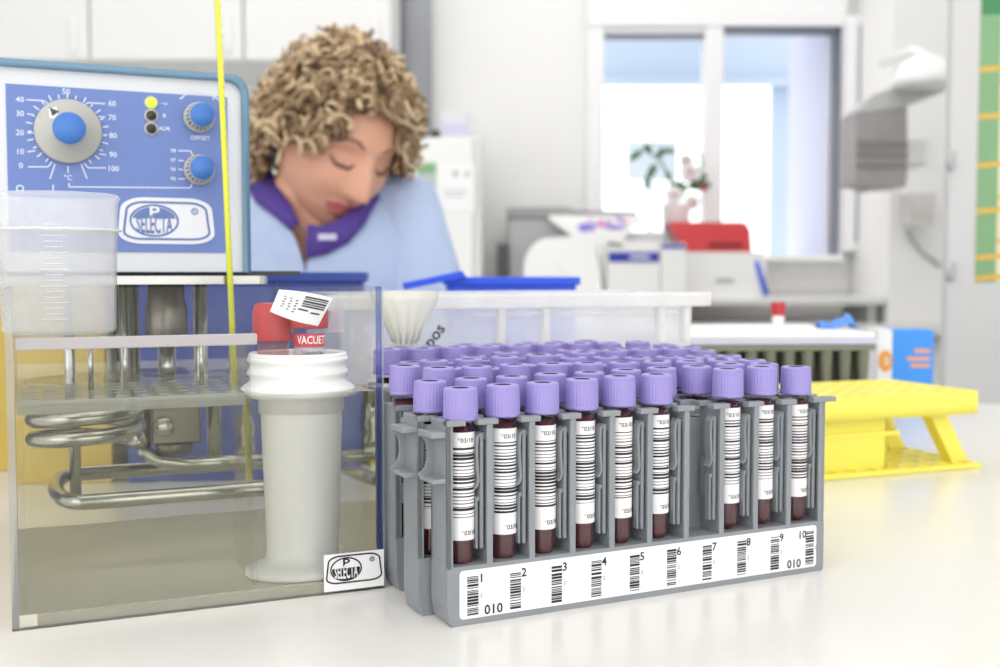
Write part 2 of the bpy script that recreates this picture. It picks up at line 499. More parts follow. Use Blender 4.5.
# ------------------------------------------------------------------ main bench
b = MB(); b.box(-1.3, 1.5, -0.25, 1.36, TZ - .035, TZ)
bench = tag(thing('laboratory_bench', 'long white laboratory bench carrying the tube racks and water bath', 'bench', (0, 0, 0)),
            'long white laboratory bench carrying the tube racks and water bath', 'bench')
b.build('worktop', M['bench'], bench, bevel=.004)
for x in (-1.2, 0.1, 1.4):
    MB().box(x, x + .04, 0.0, 1.3, 0, TZ - .035).build('support_panel', M['bench_side'], bench)

# ------------------------------------------------------------------ tube racks
TH = radians(26.26)
R0 = Vector((-17.2 * U, 458.7 * U, TZ))
dv = Vector((cos(TH), sin(TH), 0)); nv = Vector((-sin(TH), cos(TH), 0))


def slot_u(x, y, v):
    """position along a rack row, and cap height, from a sight line"""
    r = ray(x, y)
    o = R0 + nv * (v * U)
    a = r.x / r.y
    # o.x + u dx = a (o.y + u dy)
    u = (a * o.y - o.x) / (dv.x - a * dv.y)
    Y = o.y + u * dv.y
    z = CAM.z + r.z / r.y * Y - TZ
    return u / U, z / U


rows = [
    (0.0, [(460.4, 387.6), (502.8, 384.4), (542.4, 382.2), (581.8, 378.7), (619.4, 375.8), (656.6, 374), None, (728, 368.5), (761.6, 366.4), (796, 366.4)]),
    (19.4, [(430.2, 380.6), (471, 378), (511.8, 376), (550.2, 373.4), (589.4, 371.9), (626, 369.5), (661.4, 367.6), (696.8, 365.8), (730, 363.6), (765.8, 363.3)]),
    (38.8, [(438.6, 367.4), (476.4, 366), (510, 364.3), (543, 363.6), (576.6, 363), (612.6, 362.4), (647, 361.7), (681.8, 361.2), (715.4, 360), (749, 359.7)]),
    (58.2, [(399.6, 365.5)] + [None] * 9),
    (77.6, [(433.8, 360), (465, 359), (498, 356.6), (530, 355), (562.8, 357.5), (595, 357), (632.6, 357.4), (665.6, 356.4), (698, 355.4), (728.7, 355.2)]),
    (97.0, [(412.8, 361.8), (447, 361.2), (480.6, 359.2), (514, 357.2), (546, 354.5), (578.4, 352.3), (609.2, 350.2), (642.4, 348.8), (672.8, 348.0), (703, 350)]),
    (116.4, [None, None, None, None, None, None, None, (626, 348.6), (658.4, 347.6), (689, 346.8)]),
    (135.8, [(387, 348.8), (421.8, 348), (453, 346.6), (485.4, 345.8), (516.6, 345.4), (549.6, 343.8), (577, 343), (605.6, 342.6), (635.6, 341.4), (657, 344.4)]),
    (155.2, [None, (439.8, 345.6), (472.2, 344.6), (503.4, 343.2), (533.4, 342.6), (562.8, 341.8), (591.6, 340.6), (618.8, 339.4), None, None]),
]
SHIFT = [0.6, -4.4, 8.0, 0.5, 22, 19.5, 20, 20, 12]

U_ = U
HX0, HX1 = -9.8, 192.5        # rack ends along u
VF, VB = -8.4, 8.6            # front and back faces
ZB, ZT = 25.0, 86.0           # top of label base, top of rack
CELL0 = -9.0


def sb(mb, x0, x1, y0, y1, z0, z1, m=0): mb.box(x0 * U, x1 * U, y0 * U, y1 * U, z0 * U, z1 * U, m)


def make_rack(label):
    t = thing('tube_rack', label, 'tube rack', (0, 0, 0), TH, 'grey ten-slot racks in a block')
    b = MB()
    # hollow base block with a sloping foot at each end
    poly = [(HX0 + 2.5, 0), (HX1 - 1, 0), (HX1, 1), (HX1, ZB), (HX0, ZB), (HX0, 9), (HX0 + 1.2, 1.5)]
    b.prism([(p[0] * U, p[1] * U) for p in poly], VF * U, VB * U)
    b.build('base', M['rack'], t, bevel=.0006)
    b = MB(); sb(b, HX0, HX1, VB - 1.3, VB, ZB, ZT - 8)
    for k in range(10):
        u = 20 * k + .8
        sb(b, u - 2.0, u + 2.0, VB - 2.4, VB - 1.3, ZB, 58)
    b.build('back_panel', M['rack'], t)
    # dividers, each with its front lip and top tab
    for k in range(11):
        b = MB(); u = -10.2 + 20.05 * k
        if k == 0: sb(b, HX0, HX0 + 2.2, VF, VB, 24, ZT)
        elif k == 10: sb(b, HX1 - 2.2, HX1, VF, VB, 24, ZT)
        else: sb(b, u - .8, u + .8, VF + .6, VB, 24, ZT - 1)
        uu = min(max(u, HX0 + 1.4), HX1 - 1.4)
        sb(b, uu - 1.4, uu + 1.4, VF, VF + 1.6, 24.5, ZT - .3)
        x0 = uu - 5.6 if k else uu - 1.4
        x1 = uu + 3.8 if k < 10 else uu + 8.5
        if k == 0: x1 = uu + 7.0
        sb(b, x0, x1, VF - .6, VF + 4.2, ZT - 2.4, ZT)
        sb(b, x0 + 1.0, x1 - 1.0, VB - 5.2, VB, ZT - 2.4, ZT)
        b.build('divider', M['rack'], t, bevel=.0004)
    # leaf springs beside each tube
    for k in range(10):
        b = MB(); u = -9.1 + 20.05 * (k + 1)
        sb(b, u - 4.6, u - 3.0, VF + 2.2, VF + 8.5, 31, 80)
        sb(b, u - 3.0, u - .6, VF + 3.0, VF + 7.0, 77, 80)
        sb(b, u - 4.6, u - 3.4, VF + 8.5, VF + 13, 40, 60)
        # curved tongue pressing on the tube
        pts = [(u - 4.4, 79.5), (u - 5.6, 78), (u - 6.0, 73), (u - 5.6, 64), (u - 5.2, 60), (u - 5.9, 57.5), (u - 7.0, 56.5)]
        w = .55
        poly = [(p[0] - w, p[1]) for p in pts] + [(p[0] + w, p[1]) for p in reversed(pts)]
        b.prism([(p[0] * U, p[1] * U) for p in poly], (VF + 2.6) * U, (VF + 7.0) * U)
        sb(b, u - 6.4, u - 5.4, VF + 2.8, VF + 6.4, 31, 52)
        sb(b, u - 6.4, u - 4.6, VF + 2.8, VF + 6.4, 51, 53)
        b.build('spring_clip', M['rack_in'], t, bevel=.0004)
    # left carrying bracket: two ledges and a web with a hollowed edge
    b = MB()
    zlo, zhi = 61.5, 80.0
    arc = [(HX0 - 6.5, zhi - 1)]
    for i in range(9):
        a = pi / 2 - pi * i / 8
        arc.append((HX0 - 6.0 + 3.6 * cos(a), (zlo + zhi) / 2 + (zhi - zlo) / 2 * .82 * sin(a)))
    arc.append((HX0 - 6.5, zlo + 1))
    poly = [(HX0, zhi)] + [(HX0 - 6.5, zhi)] + arc + [(HX0 - 6.5, zlo), (HX0, zlo)]
    b.prism([(p[0] * U, p[1] * U) for p in poly], (VB - 3.0) * U, (VB - 1.2) * U)
    sb(b, HX0 - 6.5, HX0 + .5, VF + 1, VB - 1.2, zhi - 1, zhi + 1.4)
    sb(b, HX0 - 6.0, HX0 + .5, VF + 1, VB - 1.2, zlo - 1.4, zlo + .6)
    b.build('end_bracket', M['rack'], t, bevel=.0004)
    return t


def rack_label_plate(t, seed):
    b = MB()
    x0, x1, z0, z1 = HX0 + 5.5, HX1 - 5, 2.8, 23.2
    pl = rrect(x0 * U, x1 * U, z0 * U, z1 * U, 1.6 * U, 3)
    b.prism(pl, (VF - .35) * U, (VF + .1) * U)
    yf = (VF - .5) * U
    for k in range(10):
        u = 20.0 * k + 1.4 + (0.2 if k < 9 else 1.8)
        for (a, c) in bar_list(16.5, seed * 31 + k):
            b.add([((u - 2.6) * U, yf, (4.2 + a) * U), ((u + 2.6) * U, yf, (4.2 + a) * U), ((u + 2.6) * U, yf, (4.2 + c) * U), ((u - 2.6) * U, yf, (4.2 + c) * U)], [(0, 1, 2, 3)], 1)
        xo = u + 4.0 if k < 9 else u - 4.8
        b.text(str(k + 1), 5.2 * U, Matrix.Translation((xo * U, yf, 19.2 * U)) @ UPX, 1)
        b.text('010', 1.3 * U, Matrix.Translation(((u + 4.0) * U, yf, 12 * U)) @ Matrix.Rotation(-pi / 2, 4, 'Y') @ UPX, 2)
    b.text('010', 5.8 * U, Matrix.Translation((9.6 * U + 1.6 * U, yf, 5.4 * U)) @ UPX, 1)
    b.text('010', 5.8 * U, Matrix.Translation((173.5 * U, yf, 5.4 * U)) @ UPX, 1)
    return b.build('number_label', [M['paper'], M['ink'], M['grayink']], t)


ordinal = ['first', 'second', 'third', 'fourth', 'fifth', 'sixth', 'seventh', 'eighth', 'ninth', 'tenth']
rl = ['grey ten-slot tube rack at the very front of the block, numbered label showing'] + \
     ['grey ten-slot tube rack, %s from the front of the block' % ordinal[i] for i in range(1, 8)] + \
     ['grey ten-slot tube rack at the rear of the block, next to the clear bin']


def dup_tree(o, parent=None):
    c = o.copy(); COL.objects.link(c)
    if parent is not None: c.parent = parent
    for ch in list(o.children): dup_tree(ch, c)
    return c


rack0 = make_rack(rl[0])
racks = [rack0]
for i in range(1, 9):
    r = dup_tree(rack0); r['label'] = rl[i]; racks.append(r)
for i, r in enumerate(racks):
    if i >= 3:
        for ch in list(r.children):
            if ch.name.startswith('end_bracket'): bpy.data.objects.remove(ch)
    r.location = R0 + dv * (SHIFT[i] * U) + nv * (rows[i][0] * U)
rack_label_plate(rack0, 3)

# ------------------------------------------------------------------ blood tubes
TL = 78.0                     # tube length with cap, units


def make_tube():
    t = thing('blood_tube', '', 'blood tube', (0, 0, 0), TH, 'lavender-capped blood tubes')
    b = MB()
    prof = [(0, 0)] + [(5.9 * sin(a), 5.9 - 5.9 * cos(a)) for a in [pi / 2 * i / 6 for i in range(1, 7)]] + [(5.9, 70)]
    b.lathe([(r * U, z * U) for r, z in prof], 24); b.build('glass_wall', M['glass'], t)
    b = MB()
    prof = [(0, .8)] + [(5.3 * sin(a), 6.1 - 5.3 * cos(a)) for a in [pi / 2 * i / 6 for i in range(1, 7)]] + [(5.3, 62.5), (0, 62.5)]
    b.lathe([(r * U, z * U) for r, z in prof], 24); b.build('blood_fill', M['blood'], t)
    b = MB()
    R = 7.2; z0 = TL - 13.6
    prof = [(6.0, z0 + 1.5), (7.1, z0 + .1), (7.5, z0 + .5), (7.55, z0 + 1.4), (7.4, z0 + 1.9), (7.35, TL - 6), (7.15, TL - .9), (7.0, TL - .35), (6.6, TL),
            (3.7, TL)]
    b.lathe([(r * U, z * U) for r, z in prof[:5]], 48)
    b.v = []; b.f = []; b.m = []; b.s = []
    b.open_lathe([(r * U, z * U) for r, z in prof[:5]], 64)
    vs = []; fs = []
    for (r, z) in prof[4:7]:
        for i in range(64):
            a = 2 * pi * i / 64; rr = r - (.16 if i % 2 else 0); vs.append((rr * cos(a) * U, rr * sin(a) * U, z * U))
    for j in range(2):
        for i in range(64):
            fs.append((j * 64 + i, j * 64 + (i + 1) % 64, (j + 1) * 64 + (i + 1) % 64, (j + 1) * 64 + i))
    b.add(vs, fs, 0, False)
    b.open_lathe([(r * U, z * U) for r, z in prof[6:]], 64)
    b.open_lathe([(3.7 * U, TL * U), (3.45 * U, (TL - .7) * U), (.001 * U, (TL - .7) * U)], 32, 1)
    b.build('cap', [M['cap'], M['stopper']], t)
    return t


def add_label(t, z0, z1, seed, txt=True):
    b = MB()
    b.open_lathe([(5.98 * U, z0 * U), (5.98 * U, z1 * U)], 26, 0, None, True, -pi / 2 - 1.75, -pi / 2 + 1.75)
    if txt:
        for s_, zz, off in (('*03/10', z1 - 3.4, 0.5), ('*03/10', z0 + 3.0, 1.0 + (seed % 3))):
            vs, fs = text_mesh(s_, 2.7 * U, 'CENTER')
            out = []
            for p in vs:
                a = -pi / 2 + (p.x + off * U) / (6.0 * U)
                out.append((6.05 * U * cos(a), 6.05 * U * sin(a), zz * U + p.y))
            b.add(out, fs, 1)
    return b.build('label', [M['barcode'], M['ink']], t)


proto = make_tube()
front_lab = add_label(proto, 14.5, 59.8, 1)
first = True
whichrow = ['front rack', 'second rack from the front', 'third rack from the front', 'fourth rack from the front', 'fifth rack from the front',
            'sixth rack from the front', 'seventh rack from the front', 'eighth rack from the front', 'rearmost rack']
rnd = random.Random(5)
LDZ = {0: (0, 0, 0, 0, 0, 0, 0, 0, 0, 0)}
for ri, (v, cells) in enumerate(rows):
    for k in range(10):
        c = cells[k]
        if ri == 0 and k == 6: continue
        if c is None and (ri in (6,) and k < 2 or ri == 8 and k in (0,)): continue
        ug = SHIFT[ri] + 20 * k
        if c is not None:
            u, z = slot_u(c[0], c[1], v); u = ug + max(-2.0, min(2.0, u - ug))
            z = min(z, 109)
        else:
            u, z = ug + rnd.uniform(-.5, .5), (101.0 if ri < 5 else 103) + rnd.uniform(-1, 1)
        if first: t = proto; first = False
        else: t = dup_tree(proto)
        t.location = R0 + dv * (u * U) + nv * (v * U) + Vector((0, 0, (z - TL) * U))
        t.rotation_euler = (0, 0, TH + (rnd.uniform(-.12, .12) - .12 if ri == 0 else rnd.uniform(-.5, .5)))
        if ri == 0:
            t['label'] = 'lavender-capped blood tube above printed number %d of the front grey rack' % (k + 1)
        else:
            t['label'] = 'lavender-capped blood tube, %s from left in the %s' % (ordinal[k], whichrow[ri])

# ------------------------------------------------------------------ water bath tank
TA = radians(23.0)
A0 = onz(12, 632); A1 = onz(385, 588)
td = (A1 - A0); TW = td.length; TA = math.atan2(td.y, td.x)
tdir = Vector((cos(TA), sin(TA), 0)); tnor = Vector((-sin(TA), cos(TA), 0))
TD, THT, W = 0.255, 0.1545, 0.0032


def tl(p):
    """world -> tank coordinates"""
    q = p - A0; return Vector((q.dot(tdir), q.dot(tnor), q.z))


def tray_pt(x, y, b):
    """tank coordinates of a sight line at depth b behind the front wall"""
    r = ray(x, y); den = r.dot(tnor); t = ((A0 + tnor * b) - CAM).dot(tnor) / den
    return tl(CAM + r * t)


tank = thing('water_bath_tank', 'clear acrylic water bath tank with a black oval logo sticker at its front corner', 'tank', A0, TA)


def panel(name, x0, x1, y0, y1, z0, z1, axis, edge='acrylic_edge'):
    b = MB(); b.box(x0, x1, y0, y1, z0, z1)
    mi = []
    for i, f in enumerate(b.f):
        vs = [b.v[j] for j in f]; n = (vs[1] - vs[0]).cross(vs[2] - vs[1])
        big = max(range(3), key=lambda a: abs(n[a]))
        mi.append(0 if big == axis else 1)
    b.m = mi
    return b.build(name, [M['acrylic'], M[edge]], tank)


panel('front_panel', 0, TW, 0, W, 0, THT, 1)
panel('rear_panel', 0, TW, TD - W, TD, 0, THT, 1)
panel('side_panel', 0, W, W, TD - W, 0, THT, 0)
panel('side_panel', TW - W, TW, W, TD - W, 0, THT, 0, 'acrylic_refracted_blue_edge')
b = MB().box(W, TW - W, W, TD - W, 0.0005, 0.006); b.build('floor_panel', M['floorpanel'], tank)
# logo sticker


def ring(b, cx, cz, rx, rz, w, y, m, n=48, a0=0, a1=2 * pi):
    vs = []; fs = []
    for i in range(n + 1):
        a = a0 + (a1 - a0) * i / n
        vs += [(cx + rx * cos(a), y, cz + rz * sin(a)), (cx + (rx - w) * cos(a), y, cz + (rz - w) * sin(a))]
    for i in range(n): fs.append((2 * i, 2 * i + 2, 2 * i + 3, 2 * i + 1))
    b.add(vs, fs, m)


def outline(b, poly, w, y, m):
    n = len(poly); cx = sum(p[0] for p in poly) / n; cz = sum(p[1] for p in poly) / n
    inner = []
    for i in range(n):
        p0 = Vector(poly[i - 1]); p1 = Vector(poly[i]); p2 = Vector(poly[(i + 1) % n])
        t = (p2 - p0).normalized(); nn = Vector((-t.y, t.x)); inner.append((p1.x + nn.x * w, p1.y + nn.y * w))
    vs = [(p[0], y, p[1]) for p in poly] + [(p[0], y, p[1]) for p in inner]
    b.add(vs, [(i, (i + 1) % n, (i + 1) % n + n, i + n) for i in range(n)], m)


def logo(b, cx, cz, w, h, y, ink, fill, flip):
    """rounded slanted plate outline with an oval badge reading P / SELECTA"""
    poly = [(cx + p[0] * w * (1 - .12 * p[1]), cz + p[1] * h) for p in rrect(-.5, .5, -.5, .5, .22, 6)]
    outline(b, poly, h * .055, y, ink)
    ox, oz, rx, rz = cx - w * .15, cz + h * .0, w * .29, h * .42
    ring(b, ox, oz, rx, rz, h * .05, y, ink)
    # filled crown of the oval
    rx2, rz2 = rx * .88, rz * .84
    vs = []; n = 20; zc = rz2 * .18
    a0 = math.asin(.18)
    for i in range(n + 1):
        a = a0 + (pi - 2 * a0) * i / n; vs.append((ox + rx2 * cos(a), y, oz + rz2 * sin(a)))
    b.add(vs, [tuple(range(n + 1))], fill if not flip else 0)
    b.text('P', h * .42, Matrix.Translation((ox, y - .0001, oz + rz2 * .58)) @ UPX @ Matrix.Diagonal((1.3, 1, 1, 1)), ink if flip else 0)
    if flip:
        vs = []
        for i in range(n + 1):
            a = pi - a0 + (pi + 2 * a0) * i / n; vs.append((ox + rx2 * cos(a), y, oz + rz2 * sin(a) - h * .02))
        b.add(vs, [tuple(range(n + 1))], ink)
    s = text_mesh('SELECTA', h * .5, 'CENTER')
    wid = max(p.x for p in s[0]) - min(p.x for p in s[0])
    k = rx2 * 1.66 / wid
    out = []
    for p in s[0]:
        q = p.x * k / (rx2 * 1.02)
        out.append((ox + p.x * k, y - .0001, oz - rz2 * .34 + p.y * (1.35 * (1 - .35 * q * q))))
    b.add(out, s[1], 0 if flip else ink)
    ring(b, cx + w * .33, cz + h * .26, h * .09, h * .09, h * .03, y, ink, 20)
    b.text('R', h * .11, Matrix.Translation((cx + w * .33, y, cz + h * .26)) @ UPX, ink)


c0 = tray_pt(324, 597, 0); c1 = tray_pt(384, 549, 0)
b = MB(); b.box(c0.x, TW - .0006, -.0004, -.0001, .0015, c1.z)
sx0, sx1 = tray_pt(326.5, 575, 0).x, tray_pt(381, 572, 0).x
logo(b, (sx0 + sx1) / 2, .0122, (sx1 - sx0), .0145, -.0006, 1, 1, True)
b.build('sticker', [M['paper'], M['ink']], tank)

# water
WL = 0.1015
b = MB(); n = 10
b.box(W + .0004, TW - W - .0004, W + .0004, TD - W - .0004, .0052, WL)
wat = b.build('bath_water', M['water'], None, A0, TA)
tag(wat, 'slightly yellow water filling two thirds of the clear tank', 'water', kind='stuff')

# ------------------------------------------------------------------ thermostat controller
FB = 0.178                    # controller face, metres behind the tank front


def fpx(x, y): return tray_pt(x, y, FB)


cr = fpx(250, 275); ctop = fpx(246, 76)
CXR = cr.x; CXL = CXR - .196; CZ0 = THT + .0075; CZ1 = ctop.z
con = thing('thermostat_controller', 'blue and grey heating controller with dials clamped over the water bath', 'controller', A0, TA)
b = MB()
so = [(x_, CZ0 if z_ < CZ0 + .013 else z_) for (x_, z_) in rrect(CXL, CXR, CZ0, CZ1, .012, 5)]; si = [(x_, CZ0 + .0002 if z_ < CZ0 + .0140 else z_) for (x_, z_) in rrect(CXL + .0045, CXR - .0045, CZ0 + .0045, CZ1 - .0045, .009, 5)]
n = len(so)
for (p, q) in ((so, si),):
    vs = [(a[0], FB - .004, a[1]) for a in so] + [(a[0], FB - .004, a[1]) for a in si] + [(a[0], FB + .125, a[1]) for a in so] + [(a[0], FB + .125, a[1]) for a in si]
    fs = []
    for i in range(n):
        j = (i + 1) % n
        fs += [(i, j, n + j, n + i), (i, 2 * n + i, 2 * n + j, j), (n + i, n + j, 3 * n + j, 3 * n + i)]
    fs.append(tuple(range(2 * n, 3 * n)))
    b.add(vs, fs, 0, True)
# recessed bottom, right side strip is part of the shell
b.build('housing', M['shell'], con)
b = MB(); b.prism(si, FB, FB + .003)
b.build('face_plate', M['face'], con)
# blue panel with its printing
b = MB()
q0 = fpx(8, 190); q1 = fpx(228, 190)
bx0, bx1 = q0.x, q1.x
bz1 = (fpx(8, 83).z + fpx(222, 98).z) / 2; bz0 = fpx(120, 252).z
b.box(bx0, bx1, FB - .0008, FB + .001, bz0, bz1)
yp = FB - .0011


def ln(x0, y0, x1, y1, w=.0006, m=1):
    p, q = fpx(x0, y0), fpx(x1, y1); t = Vector((q.x - p.x, q.z - p.z)).normalized(); nn = Vector((-t.y, t.x)) * w / 1.6
    b.add([(p.x + nn.x, yp, p.z + nn.y), (q.x + nn.x, yp, q.z + nn.y), (q.x - nn.x, yp, q.z - nn.y), (p.x - nn.x, yp, p.z - nn.y)], [(0, 1, 2, 3)], m)


def tx(x, y, s, size=.0046, m=1):
    p = fpx(x, y); b.text(s, size, Matrix.Translation((p.x, yp, p.z)) @ UPX, m)


for (x, y, s, lx0, ly0, lx1, ly1) in (
        (20, 100, '40', 26, 100, 44, 101), (20, 114, '30', 27, 114, 34, 115), (20, 133, '20', 27, 133, 35, 133), (20, 152, '10', 27, 152, 35, 151),
        (21, 166, '0', 28, 167, 48, 167), (112, 104, '60', 88, 103, 105, 104), (112, 118, '70', 98, 117, 105, 117), (113, 136, '80', 103, 136, 106, 136),
        (113, 155, '90', 99, 154, 106, 155), (113, 169, '100', 88, 168, 106, 168)):
    tx(x, y, s); ln(lx0, ly0, lx1, ly1)
tx(66, 92, '50')
kc = fpx(68, 132)
for i in range(23):
    a = -pi * .32 + (2 * pi - .72 * pi) * i / 22 + 0
    a = radians(-55 + 290 * i / 22)
    r0, r1 = .0198, .0222 + (.0012 if i % 2 else 0)
    w = .0004; c, s_ = cos(a), sin(a)
    b.add([(kc.x + r0 * c - w * s_, yp, kc.z + r0 * s_ + w * c), (kc.x + r1 * c - w * s_, yp, kc.z + r1 * s_ + w * c), (kc.x + r1 * c + w * s_, yp, kc.z + r1 * s_ - w * c), (kc.x + r0 * c + w * s_, yp, kc.z + r0 * s_ - w * c)], [(0, 1, 2, 3)], 1)
ln(44, 101, 48, 104); ln(48, 167, 52, 162); ln(88, 103, 85, 105); ln(88, 168, 84, 163)
ln(55, 164, 50, 179); ln(81, 164, 87, 179); ln(68, 166, 68, 173); tx(68, 178, '°C', .0044)
ln(69, 183, 69, 187); ln(69, 187, 190, 188); ln(190, 188, 192, 184)
tx(20, 189, 'O', .006); ln(53, 185, 53, 192)
for (y, s) in ((103.5, '~o'), (116, '8'), (129, 'ALM')): tx(164, y, s, .0034)
tx(200, 138.5, 'OFFSET', .0036)
for (y, s, lx, ly) in ((151, '98', 190, 151), (160.5, '97', 184, 161), (169.5, '96', 184, 170), (179, '95', 185, 179)):
    tx(173, y, s, .0032); ln(178, y, lx, ly)
ln(190, 151, 193, 156)
pk = fpx(198.5, 118)
ring(b, pk.x + .001, pk.z + .001, .0165, .0155, .0007, yp, 1, 20, radians(45), radians(140))
tx(182, 98, '-', .004); tx(213, 99, '+', .004)
b.build('control_panel', [M['panelblue'], M['print']], con)
# logo plate
b = MB()
l0, l1 = fpx(119, 222), fpx(213, 222); lz0, lz1 = fpx(165, 244).z, fpx(165, 198).z
lcx, lcz, lw, lh = (l0.x + l1.x) / 2, (lz0 + lz1) / 2, l1.x - l0.x, lz1 - lz0
b.prism([(lcx + p[0] * lw * (1 - .10 * p[1]), lcz + p[1] * lh) for p in rrect(-.5, .5, -.5, .5, .25, 6)], FB - .0016, FB)
logo(b, lcx, lcz, lw * .9, lh * .84, FB - .0019, 1, 1, False)
b.build('logo_plate', [mat('logo_plate_grey', (226, 228, 234), .4, var=.01), mat('logo_print_blue', (96, 120, 178), .5)], con)
RX = Matrix.Rotation(pi / 2, 4, 'X')      # lathe axis z -> -y


def knob(cx, cz, rs, rc, name, big):
    T = Matrix.Translation((cx, FB - .001, cz)) @ RX
    b = MB()
    if big:
        b.lathe([(rs, 0), (rs, .003), (rs * .96, .005), (rs * .55, .0075), (rs * .5, .016), (rs * .47, .0175), (0, .0175)], 48, 0, T)
        for i in range(3):
            pass
        b.add([Vector((-.004, .0105, .0068)), Vector((.0002, .0075, .0075)), Vector((.0032, .0135, .0066)), Vector((-.001, .0150, .0060))], [(0, 1, 2, 3)], 1, False, T @ Matrix.Rotation(radians(38), 4, 'Z') @ Matrix.Translation((0, .001, .0006)))
        a = T @ Matrix.Rotation(radians(38), 4, 'Z')
        b.add([(-.0022, .0115, .0082), (.0026, .0115, .0082), (0, .0165, .0068)], [(0, 1, 2)], 2, False, a)
        b.add([(-.002, .0115, .0082), (.002, .0115, .0082), (0, .0165, .0070)], [(0, 1, 2)], 2, False, T @ Matrix.Rotation(radians(-52), 4, 'Z') @ Matrix.Scale(.0, 4) if False else T @ Matrix.Rotation(radians(38), 4, 'Z'))
    else:
        b.lathe([(rs, 0), (rs, .003), (rs * .93, .0045), (rs * .86, .005), (rs * .78, .0135), (rs * .72, .0145), (0, .0145)], 40, 0, T)
        for i in range(20):
            a = 2 * pi * i / 20
            b.add([(rs * .88 * cos(a - .05), rs * .88 * sin(a - .05), .0055), (rs * .88 * cos(a + .05), rs * .88 * sin(a + .05), .0055), (rs * .8 * cos(a + .05), rs * .8 * sin(a + .05), .0125), (rs * .8 * cos(a - .05), rs * .8 * sin(a - .05), .0125)], [(0, 1, 2, 3)], 2, False, T)
    k = b.build(name, [M['knobgrey'], M['paper'], M['dark']], con)
    h = .0175 if big else .0145
    MB().lathe([(rc, h - .0005), (rc, h + .0012), (rc * .95, h + .002), (0, h + .0022)], 40, 0, T).build('knob_cap', M['knobblue'], k)


knob(kc.x, kc.z, .0190, .0092, 'dial_knob', True)
k2 = fpx(198.5, 118); knob(k2.x, k2.z, .0095, .0072, 'offset_knob', False)
k3 = fpx(198.5, 170); knob(k3.x, k3.z, .0095, .0072, 'selector_knob', False)
for (x, y, mm) in ((151, 103, 'lamp_on'), (151, 116, 'lamp_off'), (151, 129, 'lamp_off')):
    p = fpx(x, y); T = Matrix.Translation((p.x, FB - .0008, p.z)) @ RX
    g = MB().lathe([(.0042, 0), (.0042, .0008), (.0032, .0012), (0, .0012)], 24, 0, T).build('lamp_bezel', M['knobgrey'], con)
    MB().lathe([(.0032, .0010), (.0028, .0022), (0, .0030)], 20, 0, T).build('indicator_lamp', M[mm], g)
# base plate resting on the rim, dark strip under the housing
pr = tray_pt(268, 277, FB - .03).x
b = MB(); b.zprism(rrect(-.01, pr, FB - .034, TD + .03, .006, 3), THT + .0002, THT + .0052)
b.build('base_plate', M['steel'], con, bevel=.0008)
b = MB(); b.box(CXL + .004, pr + .03, FB + .012, FB + .115, THT + .0053, CZ0 + .0008); b.build('foot_strip', M['dark'], con)
# parts that hang in the bath
sh = tray_pt(166, 300, FB + .02)
b = MB()
b.lathe([(.0125, .118), (.0130, .121), (.0130, .140), (.0115, .143), (.0115, THT)], 32, 0, Matrix.Translation((sh.x, FB + .02, 0)))
b.build('motor_collar', M['dark_metal'], con)
b = MB(); b.tube([(sh.x, FB + .02, .118), (sh.x, FB + .02, .062)], .0055, 16); b.build('drive_shaft', M['steel'], con)
for (dx, dy, z0, r) in ((-.026, .0, .060, .0028), (.022, .004, .050, .0045), (.040, -.006, .062, .0018), (-.058, .01, .03, .0032)):
    MB().tube([(sh.x + dx, FB + .02 + dy, THT), (sh.x + dx, FB + .02 + dy, z0)], r, 12).build('support_rod', M['steel'], con)
b = MB()
b.box(sh.x - .016, sh.x + .012, FB + .006, FB + .034, .060, .082)
b.lathe([(.011, .053), (.011, .060)], 24, 0, Matrix.Translation((sh.x - .002, FB + .02, 0)))
b.lathe([(.006, 0), (.006, .004), (.004, .005), (0, .005)], 20, 1, Matrix.Translation((sh.x - .009, FB + .006, .071)) @ RX)
b.build('pump_body', [M['dark_metal'], M['steel']], con, bevel=.001)
b = MB(); b.lathe([(.004, .049), (.0055, .054), (.0035, .060), (.0055, .066), (.004, .072), (.002, .078)], 16, 0, Matrix.Translation((sh.x + .040, FB + .014, 0)))
b.build('float_switch', M['steel'], con)
# heating element: long flattened loop of tube near the bottom, rising at the left
hx0, hx1 = .022, sh.x + .062
yy0, yy1 = FB - .075, FB + .045
loop = []
for i in range(9):
    a = pi / 2 + pi * i / 8; loop.append((hx0 + .012 + .012 * cos(a), (yy0 + yy1) / 2 + (yy1 - yy0) / 2 * sin(a), .041))
for i in range(9):
    a = -pi / 2 + pi * i / 8; loop.append((hx1 - .012 + .012 * cos(a), (yy0 + yy1) / 2 + (yy1 - yy0) / 2 * sin(a), .041))
b = MB(); b.tube(loop, .0042, 12, 0, True)
b.build('heating_element', M['steel'], con)
b = MB()
pts = [(.072, FB + .03, THT), (.072, FB + .03, .066), (.073, FB + .022, .054), (.080, FB + .01, .050), (.095, FB - .005, .049), (sh.x + .05, FB - .012, .049)]
b.tube(pts, .0042, 12); b.build('heating_element', M['steel'], con)
# cooling coil: a stack of wide rings at the left
b = MB()
pts = []
for i in range(92):
    a = 2 * pi * i / 40; pts.append((.0385 + .0275 * cos(a), FB - .03 + .034 * sin(a), .066 + .0105 * i / 40))
b.tube(pts, .0042, 10)
b.tube([(.066, FB - .03, .066), (.062, FB + .0, .066), (.058, FB + .02, .08), (.058, FB + .02, THT)], .003, 10)
b.build('cooling_coil', M['steel'], con)

